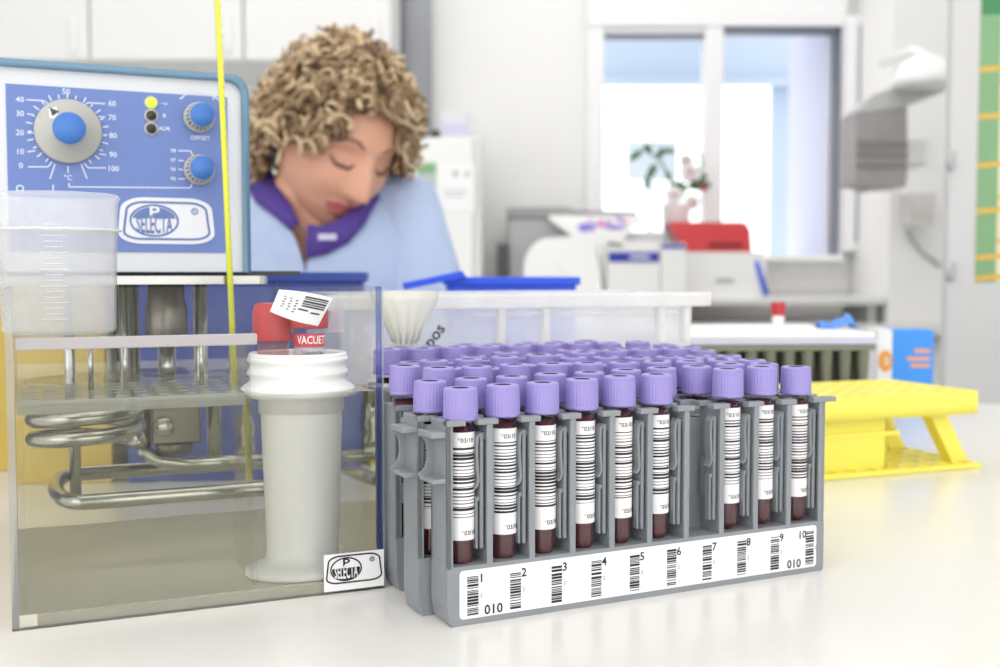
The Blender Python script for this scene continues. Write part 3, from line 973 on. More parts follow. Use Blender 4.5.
# ------------------------------------------------------------------ thermometer hanging in the bath
p0 = tray_pt(217, -12, FB - .040); p1 = tray_pt(231, 300, FB - .040)
dirv = (p0 - p1).normalized(); tip = p1 - dirv * .118
th = thing('thermometer', 'tall thermometer with a yellow stripe standing in the water bath', 'thermometer', A0, TA)
b = MB(); b.tube([p0 + dirv * .01, p1, tip, tip - dirv * .003], [.0022, .0022, .0022, .0009], 16); b.build('glass_stem', M['glass'], th)
b = MB(); b.tube([p0 + dirv * .009, tip + dirv * .014], .0017, 12)
b.build('yellow_backing', M['yellow_strip'], th)
b = MB()
for i in range(60):
    c = p0 - dirv * (.006 * i + .01)
    if c.z < WL: break
    b.box(c.x + .0004, c.x + (.0018 if i % 5 else .0022), c.y - .00195, c.y - .0018, c.z - .0001, c.z + .0001)
b.build('scale_marks', M['grayink'], th)

# ------------------------------------------------------------------ acrylic shelf standing in the tank, and the beaker
s0 = tray_pt(6, 345, .010); s1 = tray_pt(256, 339, .010)
SZ = (tray_pt(6, 340, .010).z + tray_pt(256, 333, .010).z) / 2
sh_ = thing('acrylic_tube_shelf', 'clear two-tier perforated shelf standing in the tank under the beaker', 'shelf', A0, TA)
x0s, x1s = W + .0008, s1.x
b = MB(); b.box(x0s, x1s, .0105, .085, SZ - .003, SZ); b.build('top_plate', M['acrylic'], sh_)
b = MB(); b.box(x0s, x1s, .0065, .0102, SZ - .0052, SZ + .0003)
b.build('front_lip', mat('satin_acrylic_lip', (180, 174, 178), .3, var=.03), sh_, bevel=.0006)
b = MB(); holes_plate(b, x0s, x1s - .006, .0075, .0855, WL - .0045, WL + .0015, 10, 5, .72)
b.build('lower_plate', clear('shelf_plate_plastic', (.82, .84, .82), .35, (226, 226, 216), ior=1.45, rough=.1), sh_)
for (x, y) in ((x0s + .034, .05), (x0s + .050, .045), (x0s + .088, .05)):
    MB().tube([(x, y, WL + .0015), (x, y, SZ - .003)], .0013, 10).build('spacer_rod', M['steel'], sh_)
for x in (x0s + .0004, x1s - .0024):
    MB().box(x, x + .002, .012, .083, .0062, SZ - .003).build('end_plate', M['acrylic'], sh_)

bc = tray_pt(60, 334, .047)
bz = SZ
bk = thing('beaker', 'empty frosted plastic beaker standing on the shelf at the front left', 'beaker', A0 + tdir * bc.x + tnor * .047 + Vector((0, 0, bz + .0003)), TA)
kk = (A0 + tdir * bc.x + tnor * .047).y / F
rt, rb, hb = 59.5 * kk, 53.5 * kk, 138 * kk
b = MB()
tk = .0011
b.lathe([(0, 0), (rb - .002, 0), (rb, .002), (rt - .0012, hb - .0035), (rt, hb - .002), (rt, hb), (rt - tk, hb), (rt - tk - .0012, hb - .004), (rb - tk, .003), (rb - .003, .0018), (0, .0018)], 64)
b.build('body', M['beaker'], bk)
b = MB()
rr = rb + (rt - rb) * .745
b.lathe([(rr, hb * .745 - .0008), (rr + .0012, hb * .745 - .0004), (rr + .0012, hb * .745 + .0004), (rr, hb * .745 + .0008)], 64)
b.build('bead_ring', M['beaker_rim'], bk)
b = MB()
for i in range(18):
    z = .008 + .0026 * i; r = rb + (rt - rb) * z / hb + .0003
    w = .006 if i % 3 == 0 else .004
    vs = []
    for s_ in (-1, -.5, 0, .5, 1):
        a = -pi / 2 - .1 + s_ * w / r
        vs += [(r * cos(a), r * sin(a), z - .00018), (r * cos(a), r * sin(a), z + .00018)]
    b.add(vs, [(2 * i_, 2 * i_ + 2, 2 * i_ + 3, 2 * i_ + 1) for i_ in range(4)])
b.build('graduations', M['beaker_rim'], bk)

# ------------------------------------------------------------------ white pot with two red-capped tubes
PB = W + .0305
pc = tray_pt(298, 380, PB)
pot = thing('sample_pot', 'white plastic pot with threaded neck and round foot standing in the water', 'pot', A0 + tdir * pc.x + tnor * PB + Vector((0, 0, .0063)), TA)
kp = (A0 + tdir * pc.x + tnor * PB).y / F
zr = tray_pt(296, 352, PB).z - .0063         # rim height above the foot
zf = tray_pt(296, 394, PB).z - .0063
b = MB()
rn = 50 * kp
prof = [(0, 0), (.0290, 0), (.0300, .0012), (.0296, .0040), (.0225, .0062), (.0195, .0080), (.0186, .013), (.0212, zf - .004), (.0224, zf - .001), (.0295, zf + .0005), (.0299, zf + .0025), (.0285, zf + .0045),
        (rn * .96, zf + .0070), (rn * .95, zf + .0095), (rn * 1.0, zf + .0110), (rn * 1.0, zf + .0125), (rn * .95, zf + .014), (rn * .95, zf + .0165), (rn, zf + .0178), (rn, zf + .0192), (rn * .95, zf + .0205),
        (rn * .95, zr - .003), (rn * .97, zr - .0022), (rn * .97, zr - .0005), (rn * .94, zr), (rn * .89, zr), (rn * .87, zr - .001), (rn * .85, zr - .03), (0, zr - .032)]
b.lathe(prof, 64)
b.build('pot_body', M['white_plastic'], pot)


def red_tube(px, bb, ytop, ybot, r, label, lean):
    c = tray_pt(px, (ytop + ybot) / 2, bb)
    zt = tray_pt(px, ytop, bb).z; zb_ = tray_pt(px, ybot, bb).z
    t = thing('red_capped_tube', label, 'test tube', A0 + tdir * c.x + tnor * bb + Vector((0, 0, zt - .058)), TA, 'red-capped tubes in the white pot')
    L = .058; ch = zt - zb_
    b = MB(); b.lathe([(0, 0), (r * .5, .001), (r * .8, .004), (r * .8, L - ch + .002)], 28); b.build('tube_wall', M['pink_wash'] if lean else M['glass'], t)
    b = MB()
    b.open_lathe([(r * .8, L - ch + .001), (r, L - ch), (r * 1.02, L - ch + .001), (r, L - .005), (r * .93, L - .0018), (r * .82, L - .0006)], 40)
    b.lathe([(r * .82, L - .0006), (r * .7, L), (0, L)], 40)
    b.build('cap', M['red_cap'], t)
    return t, L, ch


t1, L1, ch1 = red_tube(272.5, PB + .004, 303, 341, .0102, 'red-capped tube at the left inside the white pot', True)
t2, L2, ch2 = red_tube(309, PB - .006, 301, 328, .0098, 'red-capped tube wearing a loose barcode label inside the white pot', False)
# printed band of the second tube
b = MB(); r = .0098 * .8 + .0003
zb2 = L2 - ch2 - .0026; zb1 = zb2 - .0068
b.open_lathe([(r, zb1), (r, zb2)], 24, 0, None, True, -pi / 2 - 1.7, -pi / 2 + 1.7)
b.open_lathe([(r, zb1 - .012), (r, zb1)], 24, 2, None, True, -pi / 2 - 1.7, -pi / 2 + 1.7)


def bent_text(b, s_, size, zz, r_, m, off=0.0, sxx=1.0):
    vs, fs = text_mesh(s_, size, 'CENTER'); out = []
    for p in vs:
        a = -pi / 2 + (p.x * sxx + off) / r_; out.append((r_ * cos(a), r_ * sin(a), zz + p.y))
    b.add(out, fs, m)


bent_text(b, 'VACUETT', .0058, (zb1 + zb2) / 2, r + .0001, 1, .0008, .74)
bent_text(b, 'Z Serum Sep', .0024, zb1 - .003, r + .0001, 3, 0, 1)
bent_text(b, '03/10 010', .0024, zb1 - .006, r + .0001, 3, 0, 1)
b.build('printed_band', [M['red_print'], M['paper'], clear('band_film', (.93, .93, .94), .3, (240, 240, 242)), M['ink']], t2)
# loose label bent over its cap
lb = MB()
lbb = PB - .0225


def lp(x, y, bb=lbb):
    q = tray_pt(x, y, bb); w = A0 + tdir * q.x + tnor * q.y + Vector((0, 0, q.z)); return t2.matrix_basis.inverted() @ w


t2.matrix_basis
NX = 8
top = [(279, 289.5), (333, 298)]; bot = [(270, 311), (317, 326)]
vs = []; fs = []
for i in range(NX + 1):
    s_ = i / NX
    bx = lbb + .004 * (abs(s_ - .5) * 2) ** 2
    xt, yt = 279 + 54 * s_, 289.5 + 8.5 * s_ - 1.5 * sin(pi * s_)
    xb, yb = 270 + 48 * s_, 311.5 + 14.5 * s_ + 2.0 * sin(pi * s_)
    vs += [lp(xt, yt, bx + .004), lp((xt + xb) / 2, (yt + yb) / 2, bx), lp(xb, yb, bx + .001)]
for i in range(NX):
    for j in range(2): fs.append((3 * i + j, 3 * i + 3 + j, 3 * i + 4 + j, 3 * i + 1 + j))
lb.add(vs, fs, 0, True)
# tail of the label wrapping back along the cap
vs = []
for i in range(7):
    s_ = i / 6
    vs += [lp(333 + 11 * s_, 298 + 1.5 * s_, lbb + .004 + .026 * s_), lp(327 + 17 * s_, 333 - 1 * s_, lbb + .010 + .022 * s_)]
lb.add(vs, [(2 * i, 2 * i + 2, 2 * i + 3, 2 * i + 1) for i in range(6)], 2, True)


def lab_uv(s_, q, e=.0004):
    xt, yt = 279 + 54 * s_, 289.5 + 8.5 * s_ - 1.5 * sin(pi * s_); xb, yb = 270 + 48 * s_, 311.5 + 14.5 * s_ + 2.0 * sin(pi * s_)
    bx = lbb + .004 * (abs(s_ - .5) * 2) ** 2
    bt = bx + .004 + (-.004) * min(1, q * 2) + (.001 * max(0, q * 2 - 1))
    return lp(xt + (xb - xt) * q, yt + (yb - yt) * q, bt - e)


for (q, h, s0_, s1_) in ((.12, .05, .52, .96), (.2, .03, .52, .96), (.27, .06, .52, .96), (.36, .04, .52, .96), (.43, .05, .52, .96), (.56, .05, .48, .68), (.6, .05, .74, .92)):
    for k in range(5):
        a, c = s0_ + (s1_ - s0_) * k / 5, s0_ + (s1_ - s0_) * (k + 1) / 5
        lb.add([lab_uv(a, q), lab_uv(c, q), lab_uv(c, q + h), lab_uv(a, q + h)], [(0, 1, 2, 3)], 1)
for (ss, q) in ((.14, .22), (.26, .26), (.38, .3)):
    for k in range(5):
        s_ = ss + .014 * (k % 2); qq = q + .1 * k
        lb.add([lab_uv(s_, qq), lab_uv(s_ + .05, qq), lab_uv(s_ + .05, qq + .05), lab_uv(s_, qq + .05)], [(0, 1, 2, 3)], 3)
lb.build('loose_label', [M['paper'], M['ink'], clear('label_film', (.95, .94, .95), .6, (244, 240, 242)), M['grayink']], t2)

# ------------------------------------------------------------------ boxes behind the tank
q = pt(112, 274, 0.93)


def crate(name, label, cat, x0, x1, ytop, Y, depth, m, rot=TA, mats=None):
    a = pt(x0, ytop, Y)
    w = abs((x1 - x0)) / F * Y / cos(rot) * .96; h = a.z - TZ
    t = thing(name, label, cat, (a.x, a.y, TZ), rot)
    b = MB(); wl = .003
    b.box(0, w, 0, wl, 0, h); b.box(0, w, depth - wl, depth, 0, h); b.box(0, wl, wl, depth - wl, 0, h); b.box(w - wl, w, wl, depth - wl, 0, h); b.box(wl, w - wl, wl, depth - wl, 0, wl)
    b.build('walls', M[m], t, bevel=.001)
    b = MB()
    for (aa, bb, cc, dd) in ((-.004, w + .004, -.004, 0.0), (-.004, w + .004, depth, depth + .004), (-.004, 0, 0, depth), (w, w + .004, 0, depth)):
        b.box(aa, bb, cc, dd, h - .008, h)
    b.build('rim', M[m], t, bevel=.001)
    return t


crate('storage_crate', 'blue open crate standing behind the water bath', 'crate', 118, 368, 272, 0.90, .14, 'blue_box', radians(6))
crate('storage_crate', 'yellow open crate behind the left end of the water bath', 'crate', -130, 104, 284, 0.88, .14, 'yellow_box', radians(6))
crate('storage_tray', 'deep blue tray standing behind the clear storage bin', 'tray', 448, 582, 277, 1.10, .12, 'blue_tray', radians(4))
# slanting blue lid leaning on the tray
b = MB()
p = [pt(402, 283, 1.04), pt(462, 270.5, 1.09), pt(466, 277, 1.09), pt(404, 290, 1.04)]
tl_ = thing('tray_lid', 'small blue lid propped aslant beside the deep blue tray', 'lid', (p[0].x, p[0].y, TZ))
c = Vector((p[0].x, p[0].y, TZ))
back = Vector((0.0, .012, 0))
vs = [q_ - c for q_ in p] + [q_ + back - c for q_ in p]
b.add(vs, [(0, 3, 2, 1), (4, 5, 6, 7), (0, 1, 5, 4), (1, 2, 6, 5), (2, 3, 7, 6), (3, 0, 4, 7)])
b.build('lid_plate', M['blue_tray'], tl_, bevel=.001)
b = MB()
for x in (0.005, .05): b.box(x, x + .006, .012, .018, 0, (p[0].z - TZ) - .012 + x * .17)
b.box(.005, .056, .005, .035, 0, .004); b.build('prop_foot', M['blue_tray'], tl_)

# ------------------------------------------------------------------ clear storage bin and funnel
BA = radians(22)
br = pt(704, 292, .83); BL = .285; BD = .12
bd_ = Vector((cos(BA), sin(BA), 0)); bo = Vector((br.x, br.y, TZ)) - bd_ * BL
BH = br.z - TZ
binn = thing('storage_bin', 'large clear plastic bin with a white rim behind the tube racks', 'bin', bo, BA)
b = MB(); wl = .002; tp = .012


def wall(b, P, Q, inn):
    pass


lo = [(tp, tp), (BL - tp, tp), (BL - tp, BD - tp), (tp, BD - tp)]; hi = [(.006, .006), (BL - .006, .006), (BL - .006, BD - .006), (.006, BD - .006)]
vs = [(p_[0], p_[1], .001) for p_ in lo] + [(p_[0], p_[1], BH - .004) for p_ in hi]
b.add(vs, [(0, 3, 2, 1)] + [(i, (i + 1) % 4, 4 + (i + 1) % 4, 4 + i) for i in range(4)])
o = b.build('bin_walls', M['bin'], binn)
sm = o.modifiers.new('solid', 'SOLIDIFY'); sm.thickness = .0016
b = MB()
for (a_, b_, c_, d_) in ((-.004, BL + .004, -.004, .007), (-.004, BL + .004, BD - .007, BD + .004), (-.004, .007, .007, BD - .007), (BL - .007, BL + .004, .007, BD - .007)):
    b.box(a_, b_, c_, d_, BH - .0035, BH)
for (a_, b_, c_, d_) in ((-.004, BL + .004, -.004, -.0025), (-.004, BL + .004, BD + .0025, BD + .004), (-.004, -.0025, -.0025, BD + .0025), (BL + .0025, BL + .004, -.0025, BD + .0025)):
    b.box(a_, b_, c_, d_, BH - .0105, BH - .0035)
b.build('rim', M['bin_rim'], binn, bevel=.0008)
for xx in (.118, .152, .246, .268):
    MB().box(xx, xx + .005, -.001, .006, BH - .036, BH - .0036).build('rib', M['bin_rim'], binn)
b = MB(); b.box(.1, BL - .02, .0035, .0050, BH - .016, BH - .014); b.box(.02, BL - .03, .0055, .0065, BH - .042, BH - .040)
b.build('moulded_line', M['bin_rim'], binn)
q_ = None
r_ = ray(434.5, 335.5); nrm = Vector((-sin(BA), cos(BA), 0)); tq = (bo - CAM).dot(nrm) / r_.dot(nrm); wp = CAM + r_ * tq - bo
b = MB(); b.text('pos', .0120, Matrix.Translation((wp.dot(bd_), -.0002, wp.z)) @ Matrix.Rotation(radians(-52), 4, 'Y') @ UPX)
b.build('handwriting', M['ink'], binn)

fo = pt(405, 345, .712)
fn = thing('funnel', 'ribbed white plastic funnel with long stem in front of the clear bin', 'funnel', (fo.x, fo.y, TZ))
kf = .712 / F
zt_ = pt(405, 291, .712).z - TZ; zm_ = pt(405, 347, .712).z - TZ
b = MB()
b.lathe([(.0022, 0), (.0032, .03), (.0032, zm_ - .004), (.006, zm_), (33 * kf, zt_ - .006), (33.5 * kf, zt_), (32 * kf, zt_), (31 * kf, zt_ - .006), (.004, zm_ + .002), (0, zm_ + .002)], 40)
b.build('cone', clear('funnel_plastic', (.93, .93, .90), .75, (250, 250, 244), ior=1.4, rough=.2), fn)
b = MB()
for i in range(14):
    a = 2 * pi * i / 14
    r0, r1 = .008, 29 * kf
    pts = [(r0 * cos(a), r0 * sin(a), zm_ + .003), ((r0 + r1) / 2 * cos(a), (r0 + r1) / 2 * sin(a), (zm_ + zt_) / 2 - .001), (r1 * cos(a), r1 * sin(a), zt_ - .01)]
    pts = [(p_[0] * .97, p_[1] * .97, p_[2]) for p_ in pts]
    b.tube(pts, .0008, 6)
b.build('ribs', M['white_plastic'], fn)

# ------------------------------------------------------------------ yellow rack
yc = onz(981, 468); yl = onz(825, 481)
ya = math.atan2(yc.y - yl.y, yc.x - yl.x)
YW, YD = .235, .112
yo = yc - Vector((cos(ya), sin(ya), 0)) * YW
yr = thing('yellow_tube_rack', 'yellow two-tier perforated tube rack with a slanted leg at the right', 'tube rack', (yo.x, yo.y, TZ), ya)
zt1 = pt(983, 391, yc.y).z - TZ; zt0 = zt1 - .0185
b = MB()
holes_plate(b, .008, YW - .008, .008, YD - .008, zt1 - .004, zt1, 12, 6, .68)
pl = rrect(0, YW, 0, YD, .008, 4); pi_ = rrect(.008, YW - .008, .008, YD - .008, .0005, 4); n = len(pl)
vs = [(p[0], p[1], zt1) for p in pl] + [(p[0], p[1], zt1) for p in pi_] + [(p[0], p[1], zt0) for p in pl] + [(p[0], p[1], zt0) for p in pi_]
fs = []
for i in range(n):
    j = (i + 1) % n
    fs += [(i, j, n + j, n + i), (2 * n + j, 2 * n + i, 3 * n + i, 3 * n + j), (i, 2 * n + i, 2 * n + j, j), (n + i, n + j, 3 * n + j, 3 * n + i)]
b.add(vs, fs, 0, True)
b.build('top_tier', M['yellow'], yr)
b = MB(); holes_plate(b, 0, YW, 0, YD, .0005, .0045, 12, 6, .7); b.build('bottom_tier', M['yellow'], yr)
b = MB(); holes_plate(b, .03, YW - .075, .012, YD - .01, .030, .034, 8, 5, .7)
b.box(.03, YW - .085, .014, .017, .004, zt1 - .004); b.box(.03, YW - .085, YD - .018, YD - .015, .004, zt1 - .004)
b.box(YW - .088, YW - .085, .014, YD - .015, .004, zt1 - .004); b.box(.03, .033, .014, YD - .015, .004, zt1 - .004)
b.build('middle_box', M['yellow'], yr)
for y_ in (.012, YD - .026):
    b = MB(); b.prism([(YW - .045, zt0 + .002), (YW - .028, zt0 + .002), (YW - .002, .004), (YW - .019, .004)], y_, y_ + .012)
    b.build('leg', M['yellow'], yr, bevel=.001)

# ------------------------------------------------------------------ olive rack, lid, vial, glove, carton
oy = 1.10
oa = pt(688, 346, oy); oz_ = oa.z - TZ
ow = .215
ort = thing('olive_tube_rack', 'olive grey tube rack of tapered sleeves behind the yellow rack', 'tube rack', (oa.x - .02, oa.y, TZ), radians(5))
b = MB(); b.box(0, ow, .02, .17, 0, oz_ - .002); b.build('core', M['olive_dark'], ort)
b = MB(); b.box(-.002, ow + .002, .003, .172, oz_ - .006, oz_); b.box(-.002, ow + .002, .003, .172, 0, .006); b.build('tier_plates', M['olive'], ort, bevel=.0008)
for i in range(11):
    x = .010 + i * (ow - .018) / 10
    MB().lathe([(.0032, .006), (.0066, oz_ - .006), (.0072, oz_ - .005)], 14, 0, Matrix.Translation((x, .0115, 0))).build('sleeve', M['olive'], ort)
ld = thing('rack_lid', 'flat white lid with lilac edge lying on the olive rack', 'lid', (oa.x - .02, oa.y, TZ + oz_ + .0005), radians(5))
b = MB(); b.box(-.003, ow + .004, .002, .2, 0, .006); b.build('lid_edge', M['lilac'], ld, bevel=.001)
b = MB(); b.box(-.001, ow + .002, .004, .198, .006, .012); b.build('lid_top', M['white_plastic'], ld, bevel=.002)
lz = TZ + oz_ + .0125
p = pt(778, 326, oy + .155); vt = thing('vial', 'small white vial with a red cap standing on the white lid', 'vial', (p.x, p.y, lz))
kv = (oy + .16) / F
b = MB(); b.lathe([(5.5 * kv, 0), (5.8 * kv, .001), (5.8 * kv, .012), (5 * kv, .014), (0, .014)], 24); b.build('vial_body', M['off_white'], vt)
b = MB(); b.lathe([(7 * kv, .0125), (7.1 * kv, .013), (7.1 * kv, .026), (6.6 * kv, .0275), (0, .0275)], 28); b.build('cap', M['red_cap'], vt)
p = pt(836, 326, oy + .11)
gl = MB(); rg = random.Random(3)
gv = []; gf = []
NN = 14
for i in range(NN + 1):
    for j in range(NN + 1):
        x = (i / NN - .5) * 2; y = (j / NN - .5) * 2
        h = .005 * (1 - x * x) * (1 - y * y) + .0032 * sin(5.1 * x + 1.3 * y) * (1 - abs(y) * .5) + .0022 * sin(4 * y - 3 * x) + .014 * exp(-((x - .62) / .22) ** 2 - (y / .6) ** 2)
        w = 1 - .25 * sin(3 * x + 2)
        gv.append((x * .021, y * .014 * w, max(.0004, h + .002)))
for i in range(NN):
    for j in range(NN): gf.append((i * (NN + 1) + j, (i + 1) * (NN + 1) + j, (i + 1) * (NN + 1) + j + 1, i * (NN + 1) + j + 1))
gl.add(gv, gf, 0, True)
g_ = gl.build('glove', M['glove'], None, (p.x, p.y, lz))
s_ = g_.modifiers.new('solid', 'SOLIDIFY'); s_.thickness = .0008
tag(g_, 'crumpled blue glove lying on the white lid', 'glove')
cy_ = 1.27
c_ = pt(893, 330, cy_); ch = c_.z - TZ; cwid = 40 / F * cy_
cb = thing('carton', 'bright blue carton with orange printing behind the yellow rack', 'carton', (c_.x, c_.y, TZ), radians(-4))
b = MB(); b.box(0, cwid, 0, .05, 0, ch)
for (x, z, s_) in ((.026, ch * .68, 'GLOVES'),):
    pass
for k, (z, w) in enumerate(((.070, .018), (.061, .026), (.053, .022), (.03, .024), (.024, .02))):
    b.box(cwid * .92 - w, cwid * .92, -.0003, 0, z, z + (.004 if k < 3 else .002), 1 if k < 3 else 2)
b.build('box_body', [M['carton'], M['orange'], M['paper']], cb, bevel=.0006)
b = MB()
vs = [(0, 0, 0), (0, 0, ch), (-.018, .03, ch), (-.018, .03, 0)]
b.add([(-.0155, .004, 0), (-.0005, -.0002, 0), (-.0005, -.0002, ch), (-.0155, .004, ch), (-.0155, .05, 0), (-.0005, .05, 0), (-.0005, .05, ch), (-.0155, .05, ch)],
      [(0, 1, 2, 3), (4, 7, 6, 5), (0, 4, 5, 1), (3, 2, 6, 7), (0, 3, 7, 4), (1, 5, 6, 2)])
vs = [(-.0075 + .0085 * cos(a) * .88, .0018 - .0085 * cos(a) * .25 - .0006, .060 + .0125 * sin(a)) for a in [2 * pi * i / 28 for i in range(28)]]
b.add(vs, [tuple(range(28))], 1)
b.add([(-.0075 + .6 * (v_[0] + .0075), v_[1] - .0002, .060 + .45 * (v_[2] - .060)) for v_ in vs], [tuple(range(28))], 2)
b.build('side_flap', [M['paper'], M['orange'], M['poster_cream']], cb)

# ------------------------------------------------------------------ back counter and instruments
KY = 3.45
kx0, kx1 = pt(488, 274, KY).x, pt(960, 274, KY).x
kt = thing('back_counter', 'long white counter along the window wall', 'counter', (0, 0, 0))
b = MB(); b.box(kx0, kx1, KY, WY - .06, TZ - .035, TZ + .0); b.build('worktop', M['bench'], kt, bevel=.004)
b = MB(); b.box(kx0, kx1, KY - .004, KY, TZ - .05, TZ - .03); b.build('front_edge', M['machine_dark'], kt)
b = MB(); b.box(kx0 + .02, kx1 - .02, KY + .04, WY - .06, 0, TZ - .035); b.build('cupboard_base', M['bench_side'], kt)
LZ = .082
lx1 = pt(886, 274, 3.62).x
lg = thing('instrument_shelf', 'raised grey-edged shelf on the back counter under the window', 'shelf', (0, 0, TZ))
b = MB(); b.box(kx0 + .02, lx1, 3.62, WY - .06, LZ - .02, LZ); b.build('shelf_board', M['off_white'], lg, bevel=.003)
b = MB(); b.box(kx0 + .02, lx1, 3.612, 3.62, LZ - .022, LZ - .002); b.build('shelf_edge', mat('shelf_edge_grey', (214, 214, 212), .5, var=.02), lg)
for x in (kx0 + .05, 0.5, lx1 - .05): MB().box(x, x + .03, 3.64, WY - .1, 0, LZ - .02).build('shelf_support', M['machine_grey'], lg)
IZ = TZ + LZ


def ibox(x0, x1, y0, Y, h=None):
    a = pt(x0, y0, Y); c = pt(x1, y0, Y); return a.x, c.x, a.z


# grey analyser with darker lid
x0, x1, z1 = ibox(508, 622, 208, 3.72)
an = thing('analyser', 'large grey analyser with a darker sloping lid under the window', 'analyser', (x0, 3.72, IZ))
w, h = x1 - x0, z1 - IZ
b = MB(); b.box(0, w, 0, .2, 0, h - .03); b.build('cabinet', M['machine_grey'], an, bevel=.008)
b = MB(); b.prism([(-.004, h - .03), (w + .05, h - .03), (w + .05, h - .012), (w * .62, h - .008), (w * .5, h + .004), (-.004, h)], -.01, .2); b.build('lid', M['machine_dark'], an, bevel=.006)
# white tray with coloured sticker standing on a white carton
x0, x1, z1 = ibox(548, 642, 216, 3.66)
tb = thing('printed_carton', 'white tapered tub with violet printing before the grey analyser', 'tub', ((x0 + x1) / 2, 3.66, IZ))
w = (x1 - x0) / 2; h = z1 - IZ
zz = pt(590, 236, 3.66).z - IZ
b = MB()
pf = [(-w * .55, 0), (w * .6, 0), (w * .62, zz), (w * .98, h - .02), (w, h), (-w, h), (-w * .95, h - .015), (-w * .5, zz)]
b.prism(pf, -.03, .045)
yv = -.0308
rg = random.Random(11)
for i in range(26):
    cx_ = rg.uniform(-.30, .62) * w; cz_ = zz + rg.uniform(.15, .85) * (h - zz); s_ = rg.uniform(.006, .014)
    mm = rg.choice((1, 1, 2, 3))
    b.add([(cx_ + s_ * cos(a) * 1.4, yv - i * .00002, cz_ + s_ * .6 * sin(a)) for a in [2 * pi * k / 12 for k in range(12)]], [tuple(range(12))], mm)
b.build('tub_body', [M['white_plastic'], M['sticker_v'], M['stripe_blue'], M['sticker_p']], tb, bevel=.004)
# black slim box
x0, x1, z1 = ibox(497, 508, 244, 3.68)
b = MB(); b.box(0, x1 - x0, 0, .12, 0, z1 - IZ); b.box(.002, x1 - x0 - .002, -.004, 0, .01, z1 - IZ - .01)
tag(b.build('power_unit', M['black'], None, (x0, 3.68, IZ), bevel=.004), 'narrow dark grey unit beside the grey analyser', 'power unit')
# white dome device
x0, x1, z1 = ibox(524, 606, 236, 3.50)
dm = thing('hooded_device', 'white rounded hood device in front of the grey analyser', 'device', (x0, 3.50, TZ))
w, h = x1 - x0, z1 - TZ
poly = [(0, 0)] + [(w * .30 - w * .30 * cos(a), h * .62 + h * .36 * sin(a)) for a in [pi / 2 * i / 8 for i in range(9)]] + [(w * .6, h * 1.0), (w * .82, h * .96), (w * .93, h * .6), (w, 0)]
b = MB(); b.prism(poly, 0, .10, 0, None, True); b.build('hood', M['white_plastic'], dm, bevel=.006)
b = MB()
b.prism([(w * .38, h * .70), (w * .4, h * .72), (w * .75, h * .30), (w * .74, h * .27)], -.003, 0); b.build('seam', M['off_white'], dm)
# printer with blue band, smaller box with blue stripe


def printer(x0, x1, y0, Y, by0, by1, label, name, extra):
    a0_, a1_, z1 = ibox(x0, x1, y0, Y)
    t = thing(name, label, 'printer' if extra else 'box', (a0_, Y, TZ))
    w, h = a1_ - a0_, z1 - TZ
    b = MB(); b.bbox(0, w, 0, .11, 0, h, .006); b.build('case', M['off_white'], t, bevel=.003)
    bz0, bz1 = pt(x0, by1, Y).z - TZ, pt(x0, by0, Y).z - TZ
    b = MB(); b.box(.002, w - .003, -.003, 0, bz0, bz1)
    if extra:
        b.box(w * .42, w * .8, -.004, -.003, bz0 + (bz1 - bz0) * .3, bz0 + (bz1 - bz0) * .7, 1)
    b.build('blue_band', [M['stripe_blue'], M['lilac']], t)
    if extra:
        b = MB(); b.prism([(.0, h - .012), (w * .32, h - .018), (w * .2, h - .008), (0, h - .004)], -.004, 0); b.build('paper_slot', M['dark'], t)


printer(608, 660, 241, 3.47, 252, 262, 'white printer with a wide blue band under the window', 'label_printer', True)
printer(661, 686, 243, 3.47, 244.5, 248.5, 'small white box with thin blue stripe beside the printer', 'instrument_box', False)
# red-lidded centrifuge
x0, x1, z1 = ibox(684, 766, 252, 3.66)
cf = thing('centrifuge', 'white benchtop centrifuge with a red lid under the window', 'centrifuge', (x0, 3.66, IZ))
w, h = x1 - x0, z1 - IZ
b = MB(); b.bbox(0, w, 0, .16, 0, h, .012); b.prism([(w * .38, h * .32), (w * .62, h * .32), (w * .60, h * .42), (w * .40, h * .42)], -.004, 0, 1)
b.build('case', [M['off_white'], M['machine_grey']], cf, bevel=.004)
lzt = pt(684, 222, 3.66).z - IZ
lx = pt(669, 222, 3.66).x - x0; lx2 = pt(752, 252, 3.66).x - x0
b = MB()
poly = [(.004, h), (lx2, h)] + [(lx2 - .03 + .03 * cos(a) - .004, lzt - .05 + .05 * sin(a)) for a in [pi / 2 * i / 6 for i in range(7)]] + [(lx, lzt)]
b.prism(poly, .0, .15); b.prism([(w * .30, h + .012), (w * .72, h + .012), (w * .70, h + .032), (w * .30, h + .032)], -.003, 0, 1)
b.build('lid', [M['red_lid'], mat('dark_red_grip', (150, 40, 46), .5)], cf, bevel=.004)
# blue pen leaning at its side
a, c = pt(758, 261, 3.64), pt(767, 290, 3.64)
b = MB(); b.tube([(a.x - c.x, 0.02, a.z - IZ), (0, 0, .009)], .009, 12)
tag(b.build('marker_pen', mat('pen_blue', (60, 96, 220), .4), None, (c.x, 3.645, IZ)), 'blue marker pen leaning against the centrifuge', 'pen')
# tall cupboard with notices, box on top
x0, x1, z1 = ibox(352, 482, 137, 3.5)
fr = thing('tall_cupboard', 'tall pale grey cupboard with notices behind the seated woman', 'cupboard', (x0, 3.5, 0))
w = x1 - x0
b = MB(); b.box(0, w, 0, .36, 0, z1); b.build('carcass', M['bench_side'], fr, bevel=.006)
b = MB(); b.box(.006, w * .5, -.016, 0, .1, z1 - .01); b.build('cupboard_door', M['off_white'], fr, bevel=.003)
b = MB(); b.box(w * .5 + .004, w - .03, -.016, 0, .1, z1 - .01); b.build('cupboard_door', M['off_white'], fr, bevel=.003)


